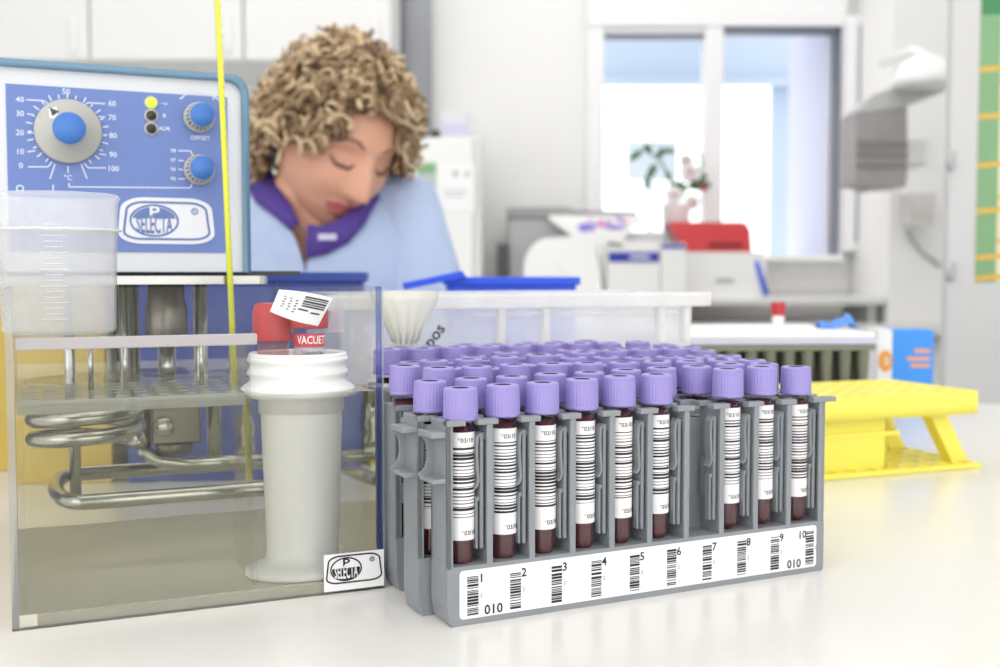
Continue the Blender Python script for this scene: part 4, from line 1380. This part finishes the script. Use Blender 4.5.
def note(x0, x1, y0, y1, Y, name, label, mats, deco):
    a, c = pt(x0, y1, Y), pt(x1, y0, Y)
    b = MB(); w, h = c.x - a.x, c.z - a.z
    b.box(0, w, 0, .001, 0, h)
    for (p0_, p1_, q0_, q1_, mi) in deco: b.box(w * p0_, w * p1_, -.0006, 0, h * q0_, h * q1_, mi)
    return tag(b.build(name, mats, None, (a.x, Y, a.z)), label, 'notice')


note(418, 436, 163, 203, 3.482, 'notice_card', 'grey notice card with a green top on the cupboard', [M['note_grey'], M['note_green']], [(0, 1, .74, 1, 1)])
note(438, 475, 163, 211, 3.482, 'notice_sheet', 'white notice sheet on the tall cupboard', [M['paper'], M['note_grey'], M['grayink']],
     [(.4, .55, .72, .84, 1), (.72, .86, .72, .82, 1), (.15, .8, .4, .43, 1), (.15, .7, .3, .33, 1)])
x0, x1, zt_ = ibox(441, 469, 112, 3.55)
b = MB(); b.box(0, x1 - x0, 0, .12, 0, zt_ - z1); b.box(.004, x1 - x0 - .004, -.003, 0, .012, (zt_ - z1) * .6, 1)
tag(b.build('archive_box', [mat('pale_box', (222, 222, 230), .6), M['lilac']], None, (x0, 3.55, z1), bevel=.003), 'pale lilac box on top of the tall cupboard', 'box')
x0, x1, zt_ = ibox(430, 440, 127, 3.55)
b = MB(); b.lathe([(.017, 0), (.018, .02), (.012, .03), (0, .03)], 16)
tag(b.build('black_lid', M['dark'], None, ((x0 + x1) / 2, 3.57, z1)), 'small dark lid on top of the tall cupboard', 'lid')
# duct
x0, x1, zt_ = ibox(399, 431, 0, 3.86)
b = MB()
b.lathe([((x1 - x0) / 2, z1 + .02), ((x1 - x0) / 2, 2.88)], 24)
b.lathe([((x1 - x0) / 2 + .006, z1 + .02), ((x1 - x0) / 2 + .006, z1 + .05)], 24)
tag(b.build('ventilation_duct', M['duct'], None, ((x0 + x1) / 2, 3.92, 0)), 'grey vertical ventilation duct above the tall cupboard', 'duct')
# wall cupboards at the left
CY_ = 3.55
bz = pt(300, 62, CY_).z
edges = [(-160, 'white wall cupboard at the far left'), (-30, 'white wall cupboard above the controller dial'), (92, 'white wall cupboard above the yellow thermometer'), (245, 'white wall cupboard above the seated woman')]
xs = [e[0] for e in edges] + [392]
for i, (xa, lab) in enumerate(edges):
    a = pt(xa, 62, CY_).x; c = pt(xs[i + 1], 62, CY_).x
    t = thing('wall_cupboard', lab, 'cupboard', (a, CY_, bz), 0, 'white wall cupboards')
    MB().box(.001, c - a - .001, 0, .45, 0, 2.8 - bz).build('carcass', M['cabinet'], t)
    d = MB().box(.004, c - a - .004, -.018, 0, .004, 2.8 - bz - .004).build('cupboard_door', M['cabinet'], t, bevel=.002)
    MB().box(c - a - .05, c - a - .04, -.035, -.018, .03, .14).build('handle', M['off_white'], d)

# orchid on the shelf
op = pt(676, 232, 3.885)
orc = thing('potted_orchid', 'potted orchid with green leaves before the window', 'plant', (op.x, 3.885, IZ))
zo = lambda y: pt(676, y, 3.85).z - IZ
xo = lambda x: pt(x, 200, 3.85).x - op.x
b = MB(); b.lathe([(.035, 0), (.05, zo(205)), (.053, zo(203)), (.046, zo(203)), (.04, zo(206)), (0, zo(206))], 28); b.build('pot', M['white_plastic'], orc)
b = MB()
for (pts, r) in (([(0, 0, zo(205)), (xo(672), 0, zo(180)), (xo(662), 0, zo(160)), (xo(645), 0, zo(148)), (xo(636), 0, zo(152))], .004),
                 ([(0, 0, zo(205)), (xo(690), -.01, zo(185)), (xo(704), -.01, zo(165)), (xo(700), -.01, zo(152))], .004)): b.tube(pts, r, 8)
b.build('stem', M['leaf'], orc)
rl_ = random.Random(4)
for (x, y, l, ang) in ((640, 152, 13, 200), (650, 149, 12, 120), (660, 154, 14, 60), (655, 166, 14, 235), (648, 178, 10, 260), (668, 150, 10, 20), (695, 185, 22, 15), (684, 186, 18, 160), (703, 178, 12, 70), (668, 172, 9, 300)):
    kx = 3.85 / F; a = radians(ang); L = l * kx; wv = l * .26 * kx
    b = MB(); vs = []; fs = []
    for i in range(7):
        s_ = i / 6; ww = wv * sin(pi * min(.97, s_ * .9 + .08)); cx_, cz_ = xo(x) + cos(a) * L * (s_ - .2), zo(y) + sin(a) * L * (s_ - .2) - .012 * s_ * s_
        nx_, nz_ = -sin(a), cos(a)
        vs += [(cx_ + nx_ * ww, -.012 * sin(pi * s_), cz_ + nz_ * ww), (cx_, -.004 - .014 * sin(pi * s_), cz_), (cx_ - nx_ * ww, -.012 * sin(pi * s_), cz_ - nz_ * ww)]
    for i in range(6):
        for j in range(2): fs.append((3 * i + j, 3 * i + 3 + j, 3 * i + 4 + j, 3 * i + 1 + j))
    b.add(vs, fs, 0, True); o = b.build('leaf', M['leaf'], orc); o.modifiers.new('solid', 'SOLIDIFY').thickness = .003
for (x, y, s_) in ((690, 172, 10), (674, 195, 9), (692, 202, 8), (686, 160, 7)):
    b = MB()
    for k in range(5):
        a = 2 * pi * k / 5 + .3
        b.lathe([(0, -.004), (s_ * .55 * 3.85 / F, 0), (0, .004)], 14, 0, Matrix.Translation((xo(x) + cos(a) * s_ * .5 * 3.85 / F, -.03, zo(y) + sin(a) * s_ * .5 * 3.85 / F)) @ RX)
    b.lathe([(0, 0), (.007, .006), (0, .012)], 10, 1, Matrix.Translation((xo(x), -.034, zo(y))) @ RX)
    b.build('flower', [M['petal'], M['petal_red']], orc)
b = MB(); b.lathe([(0, -.008), (.014, 0), (0, .008)], 12, 0, Matrix.Translation((xo(704), -.03, zo(187))) @ RX); b.build('bud', M['petal_red'], orc)

# grey louvred device on an arm, lamp hood, socket box on the column
DY = 3.0
a = pt(855, 187, DY); c = pt(907, 107, DY)
dv_ = thing('louvred_dispenser', 'grey louvred box hanging by the window from a white bracket', 'dispenser', (a.x, DY, a.z))
w, h = c.x - a.x, c.z - a.z
b = MB(); b.prism([(0, .006), (w * .3, .004), (w * .32, -.006), (w, 0), (w * 1.04, h * .2), (w, h), (0, h * .93)], 0, .13); b.build('case', M['dispenser'], dv_, bevel=.004)
b = MB()
for zz_ in (.26, .40, .52): b.box(.004, w - .004, -.006, 0, h * zz_, h * (zz_ + .05))
b.build('louvres', mat('louvre_grey', (142, 138, 140), .5), dv_)
b = MB(); b.box(w * .4, w * .46, -.004, 0, h * .05, h * .7); b.build('centre_rib', M['dispenser'], dv_)
b = MB(); b.prism([(.0, h * .94), (w * .98, h * 1.005), (w * 1.9, h * 1.24), (w * 1.95, h * 1.34), (w * 1.0, h * 1.32), (w * .35, h * 1.16)], .01, .12); b.build('sloping_cover', mat('cover_grey', (202, 202, 202), .4), dv_, bevel=.004)
b = MB(); b.box(w, w * 1.39, .03, .09, h * .31, h * .61); b.box(w * 1.4, w * 1.62, .03, .58, h * .3, h * .62); b.build('wall_bracket', M['white_plastic'], dv_, bevel=.004)
a = pt(886, 92, 2.95); c = pt(950, 60, 2.95)
b = MB(); w, h = c.x - a.x, c.z - a.z
b.lathe([(w * .50, 0), (w * .52, h * .2), (w * .35, h * .8), (w * .12, h), (0, h)], 32, 0, Matrix.Translation((w * .5, 0, .0)))
b.tube([(w * .5, 0, h), (w * .5, .1, h * 1.4), (w * .5, .34, h * 1.5)], .012, 10)
lh_ = b.build('lamp_hood', M['white_plastic'], None, (a.x + .02, 2.95, a.z + .012))
tag(lh_, 'white domed lamp hood above the grey louvred box', 'lamp')
a = pt(906, 226, 3.54); c = pt(936, 193, 3.54)
b = MB(); w, h = c.x - a.x, c.z - a.z; b.prism([(w * .1, 0), (w * .9, 0), (w, h), (0, h)], 0, .06); b.box(w * .2, w * .8, -.006, 0, h * .3, h * .7)
tag(b.build('paper_cup_holder', mat('pale_holder', (220, 216, 214), .5), None, (a.x, 3.54, a.z), bevel=.003), 'small pale grey holder fixed on the white column', 'holder')
pts = [pt(908, 231, 3.593), pt(912, 240, 3.593), pt(922, 252, 3.59), pt(936, 262, 3.59), pt(940, 266, 3.593)]
b = MB(); b.tube([p_ - pts[0] for p_ in pts], .006, 8)
tag(b.build('cable', M['machine_grey'], None, pts[0]), 'grey cable sagging across the white column', 'cable')
for (yy, lab) in ((160, 'upper metal hinge on the grey partition edge'), (271, 'lower metal hinge on the grey partition edge')):
    a = pt(949, yy, PY - .01)
    b = MB(); b.tube([(0, 0, -.014), (0, 0, .014)], .0045, 12); b.box(0, .012, .003, .0095, -.012, .012)
    tag(b.build('hinge', M['machine_grey'], None, (a.x, PY - .0105, a.z)), lab, 'hinge')
# poster
a = pt(975, 282, PY - .002); c = pt(1040, -30, PY - .002)
b = MB(); w, h = c.x - a.x, c.z - a.z
b.box(0, w, 0, .0012, 0, h)
f_ = lambda y: (282 - y) / 312 * h
b.box(w * .0, w * .36, -.0005, 0, 0, f_(14), 1); b.box(0, w, -.0006, 0, f_(14), h, 2)
for y in (12 + 57, 116, 165, 211, 258, 279): b.prism([(0, f_(y) - .003), (w, f_(y - 5) - .003), (w, f_(y - 5) + .004), (0, f_(y) + .004)], -.0009, -.0005, 3)
for y in (80, 196, 240): b.box(w * .36, w, -.0009, -.0005, f_(y) - .003, f_(y) + .002, 3)
tag(b.build('poster', [M['poster_cream'], M['poster_green'], M['poster_dgreen'], M['poster_gold']], None, (a.x, PY - .0014, a.z)), 'green and cream wall poster with gold lines at the right', 'poster')

# ------------------------------------------------------------------ seated woman
HY = 1.50
hc = pt(334, 142, HY)
yaw, pit, rol = radians(38), radians(31), radians(7)
# head axes: face looks along -Y locally
fwd = Vector((sin(yaw) * cos(pit), -cos(yaw) * cos(pit), -sin(pit)))
right = Vector((cos(yaw), sin(yaw), 0))
upv = right.cross(-fwd).normalized() * 1.0
upv = (-fwd).cross(right) * -1
upv = right.cross(-fwd)
if upv.z < 0: upv = -upv
Rm = Matrix((right, -fwd, upv)).transposed().to_4x4()
Rm = Rm @ Matrix.Rotation(rol, 4, 'Y')
HM = Matrix.Translation(hc) @ Rm


def g(x, s): return exp(-(x / s) ** 2)


def head_pt(th_, ph):
    """th_: azimuth, 0 = face front; ph: -pi/2..pi/2"""
    x = sin(th_) * cos(ph); y = -cos(th_) * cos(ph); z = sin(ph)
    X, Y_, Z = x * .076, y * .096, z * .118
    if z < 0:
        k = (-z)
        X *= 1 - .42 * k ** 1.3
        if y < 0: Y_ *= 1 - .10 * k
        else: Y_ *= 1 - .35 * k
    if Y_ < 0:
        fr_ = min(1, -y * 1.6)
        d = 0
        d += .030 * g(X, .0085 + .008 * max(0, min(1, (.02 - Z) / .06))) * (max(0, min(1, (.028 - Z) / .055)) if Z > -.030 else g(Z + .030, .009))
        d -= .014 * (g(X - .031, .017) + g(X + .031, .017)) * g(Z - .012, .015)
        d += .0065 * (g(X - .031, .011) + g(X + .031, .011)) * g(Z - .010, .009)
        d += .005 * (g(X - .028, .022) + g(X + .028, .022)) * g(Z - .034, .009)
        d += .007 * (g(X - .042, .020) + g(X + .042, .020)) * g(Z + .028, .022)
        d += .0075 * g(X, .022) * (g(Z + .053, .0055) + g(Z + .066, .006))
        d -= .004 * g(X, .024) * g(Z + .0595, .003)
        d += .009 * g(X, .020) * g(Z + .094, .016)
        Y_ -= d * fr_
    return Vector((X, Y_, Z))


person = MB()
NT, NP = 96, 80
vs = []; fs = []
for j in range(NP + 1):
    ph = -pi / 2 + pi * j / NP
    for i in range(NT): vs.append(HM @ head_pt(2 * pi * i / NT, ph))
for j in range(NP):
    for i in range(NT): fs.append((j * NT + i, j * NT + (i + 1) % NT, (j + 1) * NT + (i + 1) % NT, (j + 1) * NT + i))
person.add(vs, fs, 0, True)
inv = HM.inverted()
for k, f in enumerate(person.f):
    c = sum(((inv @ person.v[i]) for i in f), Vector()) / 4
    if c.y < -.05 and (c.x / .025) ** 2 + ((c.z + .0595) / .0125) ** 2 < 1: person.m[k] = 1
# ears
for s_ in (-1, 1):
    T = HM @ Matrix.Translation((s_ * .076, .012, -.004)) @ Matrix.Rotation(s_ * .3, 4, 'Z') @ Matrix.Rotation(pi / 2, 4, 'Y')
    person.lathe([(0, -.006), (.02, -.005), (.027, 0), (.02, .006), (.012, .002), (0, .001)], 20, 0, T @ Matrix.Diagonal((1.15, .7, 1, 1)))
# lashes and brows
for s_ in (-1, 1):
    def surf(x, z, e):
        best = min((head_pt(x / .07 * .5 + (q % 41 - 20) * .035, -.9 + (q // 41) * .03) for q in range(41 * 61)), key=lambda P: (P.x - x) ** 2 + (P.z - z) ** 2)
        return HM @ (best + Vector((0, -e, 0)))
    person.tube([surf(s_ * x, z, .0012) for (x, z) in ((.017, .006), (.024, .0015), (.031, -.0005), (.039, .001), (.046, .006))], [.001, .0025, .003, .0027, .0012], 8, 2)
    person.tube([surf(s_ * x, z, .0012) for (x, z) in ((.014, .033), (.024, .0375), (.034, .0385), (.045, .034), (.051, .028))], [.0015, .0027, .0026, .002, .0008], 8, 3)
# neck down into the chest, then arms and hands on the bench
nb = pt(309, 246, 1.545)
neck_top = hc + Rm.to_3x3() @ Vector((0, .018, -.045))
person.tube([neck_top, neck_top.lerp(nb, .45) + Vector((-.004, .004, 0)), nb, nb + Vector((.005, .03, -.09))], [.052, .054, .062, .09], 24)


def limb(mb, pts, rad, n=16, m=0):
    mb.tube(pts, rad, n, m)


SHc = pt(322, 232, 1.58)
shL = SHc + Vector((-.165, .02, .0)); shR = pt(392, 215, 1.56) + Vector((0, .02, -.005))
elL = Vector((shL.x - .06, 1.50, TZ + .06)); elR = Vector((pt(424, 262, 1.5).x, 1.48, TZ + .065))
wrL = Vector((elL.x + .13, 1.33, TZ + .04)); wrR = Vector((elR.x - .08, 1.335, TZ + .04))
for el, wr, sg in ((elL, wrL, 1), (elR, wrR, -1)):
    dd = (wr - el).normalized(); sd = Vector((-dd.y, dd.x, 0)).normalized()
    person.tube([wr - dd * .10, wr, wr + dd * .02, wr + dd * .05, wr + dd * .085, wr + dd * .09], [.032, .025, .027, .036, .034, .02], 16, 0, False, None, .55)
    base = wr + dd * .08 + Vector((0, 0, .002))
    for k, L in enumerate((.062, .072, .068, .054)):
        o_ = base + sd * (.026 - .0175 * k)
        person.tube([o_ - dd * .015, o_ + dd * L * .45 + Vector((0, 0, .004)), o_ + dd * L * .8 + Vector((0, 0, -.008)), o_ + dd * L + Vector((0, 0, -.02))], [.0085, .0082, .0074, .005], 10)
    tb_ = wr + dd * .035 + sd * sg * -.026
    person.tube([tb_, tb_ + dd * .03 - sd * sg * .018, tb_ + dd * .058 - sd * sg * .02 + Vector((0, 0, -.008))], [.012, .0095, .006], 10)
# thighs and shins under the bench
hip = Vector((SHc.x + .0, 1.68, .52))
for s_ in (-1, 1):
    h0 = hip + Vector((s_ * .09, 0, 0))
    person.tube([h0, h0 + Vector((s_ * .03, -.38, .02)), h0 + Vector((s_ * .03, -.40, -.05)), h0 + Vector((s_ * .03, -.36, -.44)), h0 + Vector((s_ * .03, -.37, -.50)), h0 + Vector((s_ * .03, -.50, -.505))],
                [.085, .062, .058, .04, .035, .03], 16, 4)
pw = person.build('person', [M['skin'], M['lip'], M['lash'], M['brow'], M['trousers']])
tag(pw, 'woman with short curly blond hair in a pale blue uniform, looking down at the bench', 'person')

# uniform: torso, shoulders and sleeves remeshed into one garment
ub = MB()


def loft(mb, secs, n=32, m=0):
    vs = []; fs = []
    for (c, rx, ry, rot) in secs:
        for i in range(n):
            a = 2 * pi * i / n
            ex = math.copysign(abs(cos(a)) ** .85, cos(a)) * rx; ey = math.copysign(abs(sin(a)) ** .85, sin(a)) * ry
            vs.append((c[0] + ex * cos(rot) - ey * sin(rot), c[1] + ex * sin(rot) + ey * cos(rot), c[2]))
    k = len(secs)
    for j in range(k - 1):
        for i in range(n): fs.append((j * n + i, j * n + (i + 1) % n, (j + 1) * n + (i + 1) % n, (j + 1) * n + i))
    fs.append(tuple(range(n - 1, -1, -1))); fs.append(tuple((k - 1) * n + i for i in range(n)))
    mb.add(vs, fs, m, True)


sx_, sy_, sz_ = SHc.x, SHc.y, SHc.z
loft(ub, [((sx_, 1.68, .44), .17, .12, .1), ((sx_, 1.68, .56), .185, .13, .1), ((sx_, 1.65, .72), .165, .115, .1), ((sx_, 1.62, .84), .18, .125, .12), ((sx_ + .0, sy_ + .03, sz_ - .08), .195, .125, .14),
          ((sx_, sy_ + .035, sz_ - .01), .185, .105, .14), ((sx_ - .004, sy_ + .04, sz_ + .035), .14, .085, .14), ((sx_ - .008, sy_ + .04, sz_ + .07), .085, .068, .14), ((sx_ - .010, sy_ + .035, sz_ + .085), .07, .06, .14)])
ub.tube([shL + Vector((.05, 0, .01)), shL, shL.lerp(elL, .5) + Vector((-.012, .0, .0)), elL, elL.lerp(wrL, .45), elL.lerp(wrL, .62)], [.072, .075, .066, .058, .052, .05], 20)
ub.tube([shR + Vector((-.06, 0, .012)), shR + Vector((.004, 0, 0)), shR.lerp(elR, .5) + Vector((.010, .0, .0)), elR, elR.lerp(wrR, .45), elR.lerp(wrR, .62)], [.072, .076, .066, .06, .054, .05], 20)
uo = ub.build('uniform', M['uniform'], pw)
rm = uo.modifiers.new('remesh', 'REMESH'); rm.mode = 'VOXEL'; rm.voxel_size = .009; rm.use_smooth_shade = True
sm_ = uo.modifiers.new('smooth', 'SMOOTH'); sm_.factor = .5; sm_.iterations = 8

# collar bands following the neckline


def ribbon(mb, path, widths, thick, m=0):
    n = len(path); vs = []; fs = []
    for i in range(n):
        a, c = path[i]
        a, c = Vector(a), Vector(c)
        d = Vector((0, thick, 0)); vs += [a, c, c + d, a + d]
    for i in range(n - 1):
        for j in range(4): fs.append((4 * i + j, 4 * i + (j + 1) % 4, 4 * i + 4 + (j + 1) % 4, 4 * i + 4 + j))
    fs += [(3, 2, 1, 0), tuple(4 * (n - 1) + j for j in range(4))]
    mb.add(vs, fs, m, True)


cb_ = MB()
ribbon(cb_, [(pt(268, 150, 1.60), pt(244, 158, 1.60)), (pt(270, 168, 1.545), pt(246, 184, 1.545)), (pt(279, 188, 1.50), pt(256, 203, 1.495)), (pt(291, 206, 1.465), pt(275, 217, 1.46)), (pt(299, 224, 1.45), pt(288, 229, 1.445))], 0, .008)
ribbon(cb_, [(pt(307, 224, 1.45), pt(306, 258, 1.44)), (pt(322, 226, 1.447), pt(326, 254, 1.437)), (pt(340, 219, 1.452), pt(348, 242, 1.442)), (pt(354, 207, 1.47), pt(364, 224, 1.462)), (pt(366, 190, 1.50), pt(378, 199, 1.495)), (pt(370, 172, 1.56), pt(384, 180, 1.56))], 0, .008)
co = cb_.build('collar', M['collar'], pw)
# tunic fronts meeting the collar
fb = MB()


def sheet(mb, grid, thick=.006):
    r = len(grid); c = len(grid[0]); vs = []; fs = []
    for row_ in grid:
        for p_ in row_: vs.append(p_)
    for i in range(r - 1):
        for j in range(c - 1): fs.append((i * c + j, i * c + j + 1, (i + 1) * c + j + 1, (i + 1) * c + j))
    mb.add(vs, fs, 0, True)


sheet(fb, [[pt(240, 184, 1.56), pt(232, 230, 1.53), pt(228, 300, 1.49)], [pt(257, 202, 1.50), pt(255, 240, 1.478), pt(255, 300, 1.465)], [pt(274, 216, 1.465), pt(278, 245, 1.455), pt(284, 300, 1.45)], [pt(289, 228, 1.450), pt(300, 250, 1.447), pt(312, 300, 1.445)]])
sheet(fb, [[pt(305, 256, 1.447), pt(306, 275, 1.447), pt(308, 305, 1.447)], [pt(326, 253, 1.443), pt(328, 272, 1.44), pt(330, 305, 1.44)], [pt(348, 241, 1.448), pt(354, 268, 1.443), pt(358, 305, 1.443)], [pt(364, 223, 1.468), pt(376, 258, 1.452), pt(384, 305, 1.45)],
           [pt(379, 198, 1.50), pt(392, 240, 1.47), pt(398, 305, 1.46)], [pt(386, 188, 1.54), pt(404, 224, 1.50), pt(414, 290, 1.475)]])
fo_ = fb.build('tunic_front', M['uniform'], pw)
ss = fo_.modifiers.new('sub', 'SUBSURF'); ss.levels = 2; ss.render_levels = 2
fo_.modifiers.new('solid', 'SOLIDIFY').thickness = .005
# name stitching on the collar
b = MB(); a = pt(318, 237, 1.436); b.box(0, .024, 0, .001, -.004, .004)
o = b.build('name_badge', M['lilac'], pw, a); o['label'] = 'small pale name tag on the purple collar'
# hair
hb_ = MB(); hr = random.Random(21)
cap_vs = []
for idx in range(1050):
    # random direction on the scalp
    while True:
        d = Vector((hr.gauss(0, 1), hr.gauss(0, 1), hr.gauss(0, 1))).normalized()
        hairline = (.60 if abs(d.x) < .45 else .30) if d.y < -.25 else (-.12 if d.y < .25 else -.62)
        if d.y < -.25 and abs(d.x) > .62: hairline = .02
        if d.z > hairline: break
    P = Vector((d.x * .079, d.y * .099 + .004, d.z * .118 + .004))
    nrm = Vector((d.x / .079, d.y / .099, d.z / .118)).normalized()
    tang = nrm.cross(Vector((hr.gauss(0, 1), hr.gauss(0, 1), hr.gauss(0, 1)))).normalized()
    down = (Vector((0, 0, -1)) - nrm * (-nrm.z)).normalized() if abs(nrm.z) < .98 else tang
    back = Vector((nrm.x * .5, 0.4 if d.y > -.2 else .05, -.6 if d.y > -.2 else -.1))
    back = (back - nrm * back.dot(nrm)).normalized()
    L = hr.uniform(.025, .046); cr_ = hr.uniform(.008, .0145); turns = hr.uniform(1.1, 2.0); phs = hr.uniform(0, 2 * pi)
    b1 = tang; b2 = nrm.cross(tang)
    pts = []; rad = []
    NS = 15
    for q in range(NS):
        s_ = q / (NS - 1)
        axis = P + nrm * (.003 + L * .62 * s_) + (back * .7 + tang * .4) * (L * .75 * s_ * s_)
        a = phs + 2 * pi * turns * s_
        rr = cr_ * min(1, s_ * 3)
        pts.append(HM @ (axis + (nrm * .45 * sin(a) + b1 * cos(a) + b2 * .8 * sin(a)) * rr)); rad.append(.0036 * (1 - .55 * s_) + .0004)
    mm = hr.choice((0, 0, 1, 1, 1, 2)) if (d.z > .0 or d.x < 0) else hr.choice((0, 1, 1, 2))
    hb_.tube(pts, rad, 5, mm)
# scalp layer under the curls
vs = []; fs = []
for j in range(25):
    ph = -.55 + (pi / 2 + .55) * j / 24
    for i in range(48):
        th_ = 2 * pi * i / 48; d = Vector((sin(th_) * cos(ph), -cos(th_) * cos(ph), sin(ph)))
        hairline = .66 if d.y < -.25 else (-.02 if d.y < .25 else -.6)
        k = 1.09 if d.z > hairline else .9
        vs.append(HM @ Vector((d.x * .076 * k, d.y * .096 * k + .004, d.z * .118 * k + .003)))
for j in range(24):
    for i in range(48): fs.append((j * 48 + i, j * 48 + (i + 1) % 48, (j + 1) * 48 + (i + 1) % 48, (j + 1) * 48 + i))
hb_.add(vs, fs, 2, True)
hb_.build('hair', [M['hair_light'], M['hair_mid'], M['hair_dark']], pw)
ep = pt(287, 168, 1.44)
eh = HM @ Vector((-.079, .002, -.030))
b = MB(); b.lathe([(0, -.014), (.006, -.009), (.0075, -.002), (.004, .005), (.001, .012), (0, .014)], 16); b.build('earring', M['earring'], pw, eh)

# ------------------------------------------------------------------ light
w = bpy.data.worlds.new('sky'); sc.world = w; w.use_nodes = True
bg = w.node_tree.nodes['Background']; bg.inputs['Color'].default_value = (1.0, .99, .972, 1); bg.inputs['Strength'].default_value = 2.7


def area(name, loc, sx, sy, power, rot=(0, 0, 0), col=(1, .985, .96)):
    l = bpy.data.lights.new(name, 'AREA'); l.shape = 'RECTANGLE'; l.size = sx; l.size_y = sy; l.energy = power; l.color = col
    o = bpy.data.objects.new(name, l); COL.objects.link(o); o.location = loc; o.rotation_euler = rot
    return o


area('ceiling_lamp_front', (-.3, .45, 2.85), 2.4, 1.2, 8)
area('ceiling_lamp_middle', (0, 2.1, 2.85), 3.2, .9, 27)
area('ceiling_lamp_rear', (0, 3.3, 2.85), 3.2, .6, 15)

# ------------------------------------------------------------------ colour management and ray depth
vs_ = sc.view_settings
vs_.view_transform = 'Standard'; vs_.look = 'None'; vs_.gamma = 1.0; vs_.use_curve_mapping = False; vs_.exposure = -0.38
cy = sc.cycles
cy.max_bounces = 14; cy.diffuse_bounces = 5; cy.glossy_bounces = 6; cy.transmission_bounces = 10; cy.transparent_max_bounces = 32
cy.use_denoising = True; cy.blur_glossy = 0.5
cy.sample_clamp_indirect = 6.0
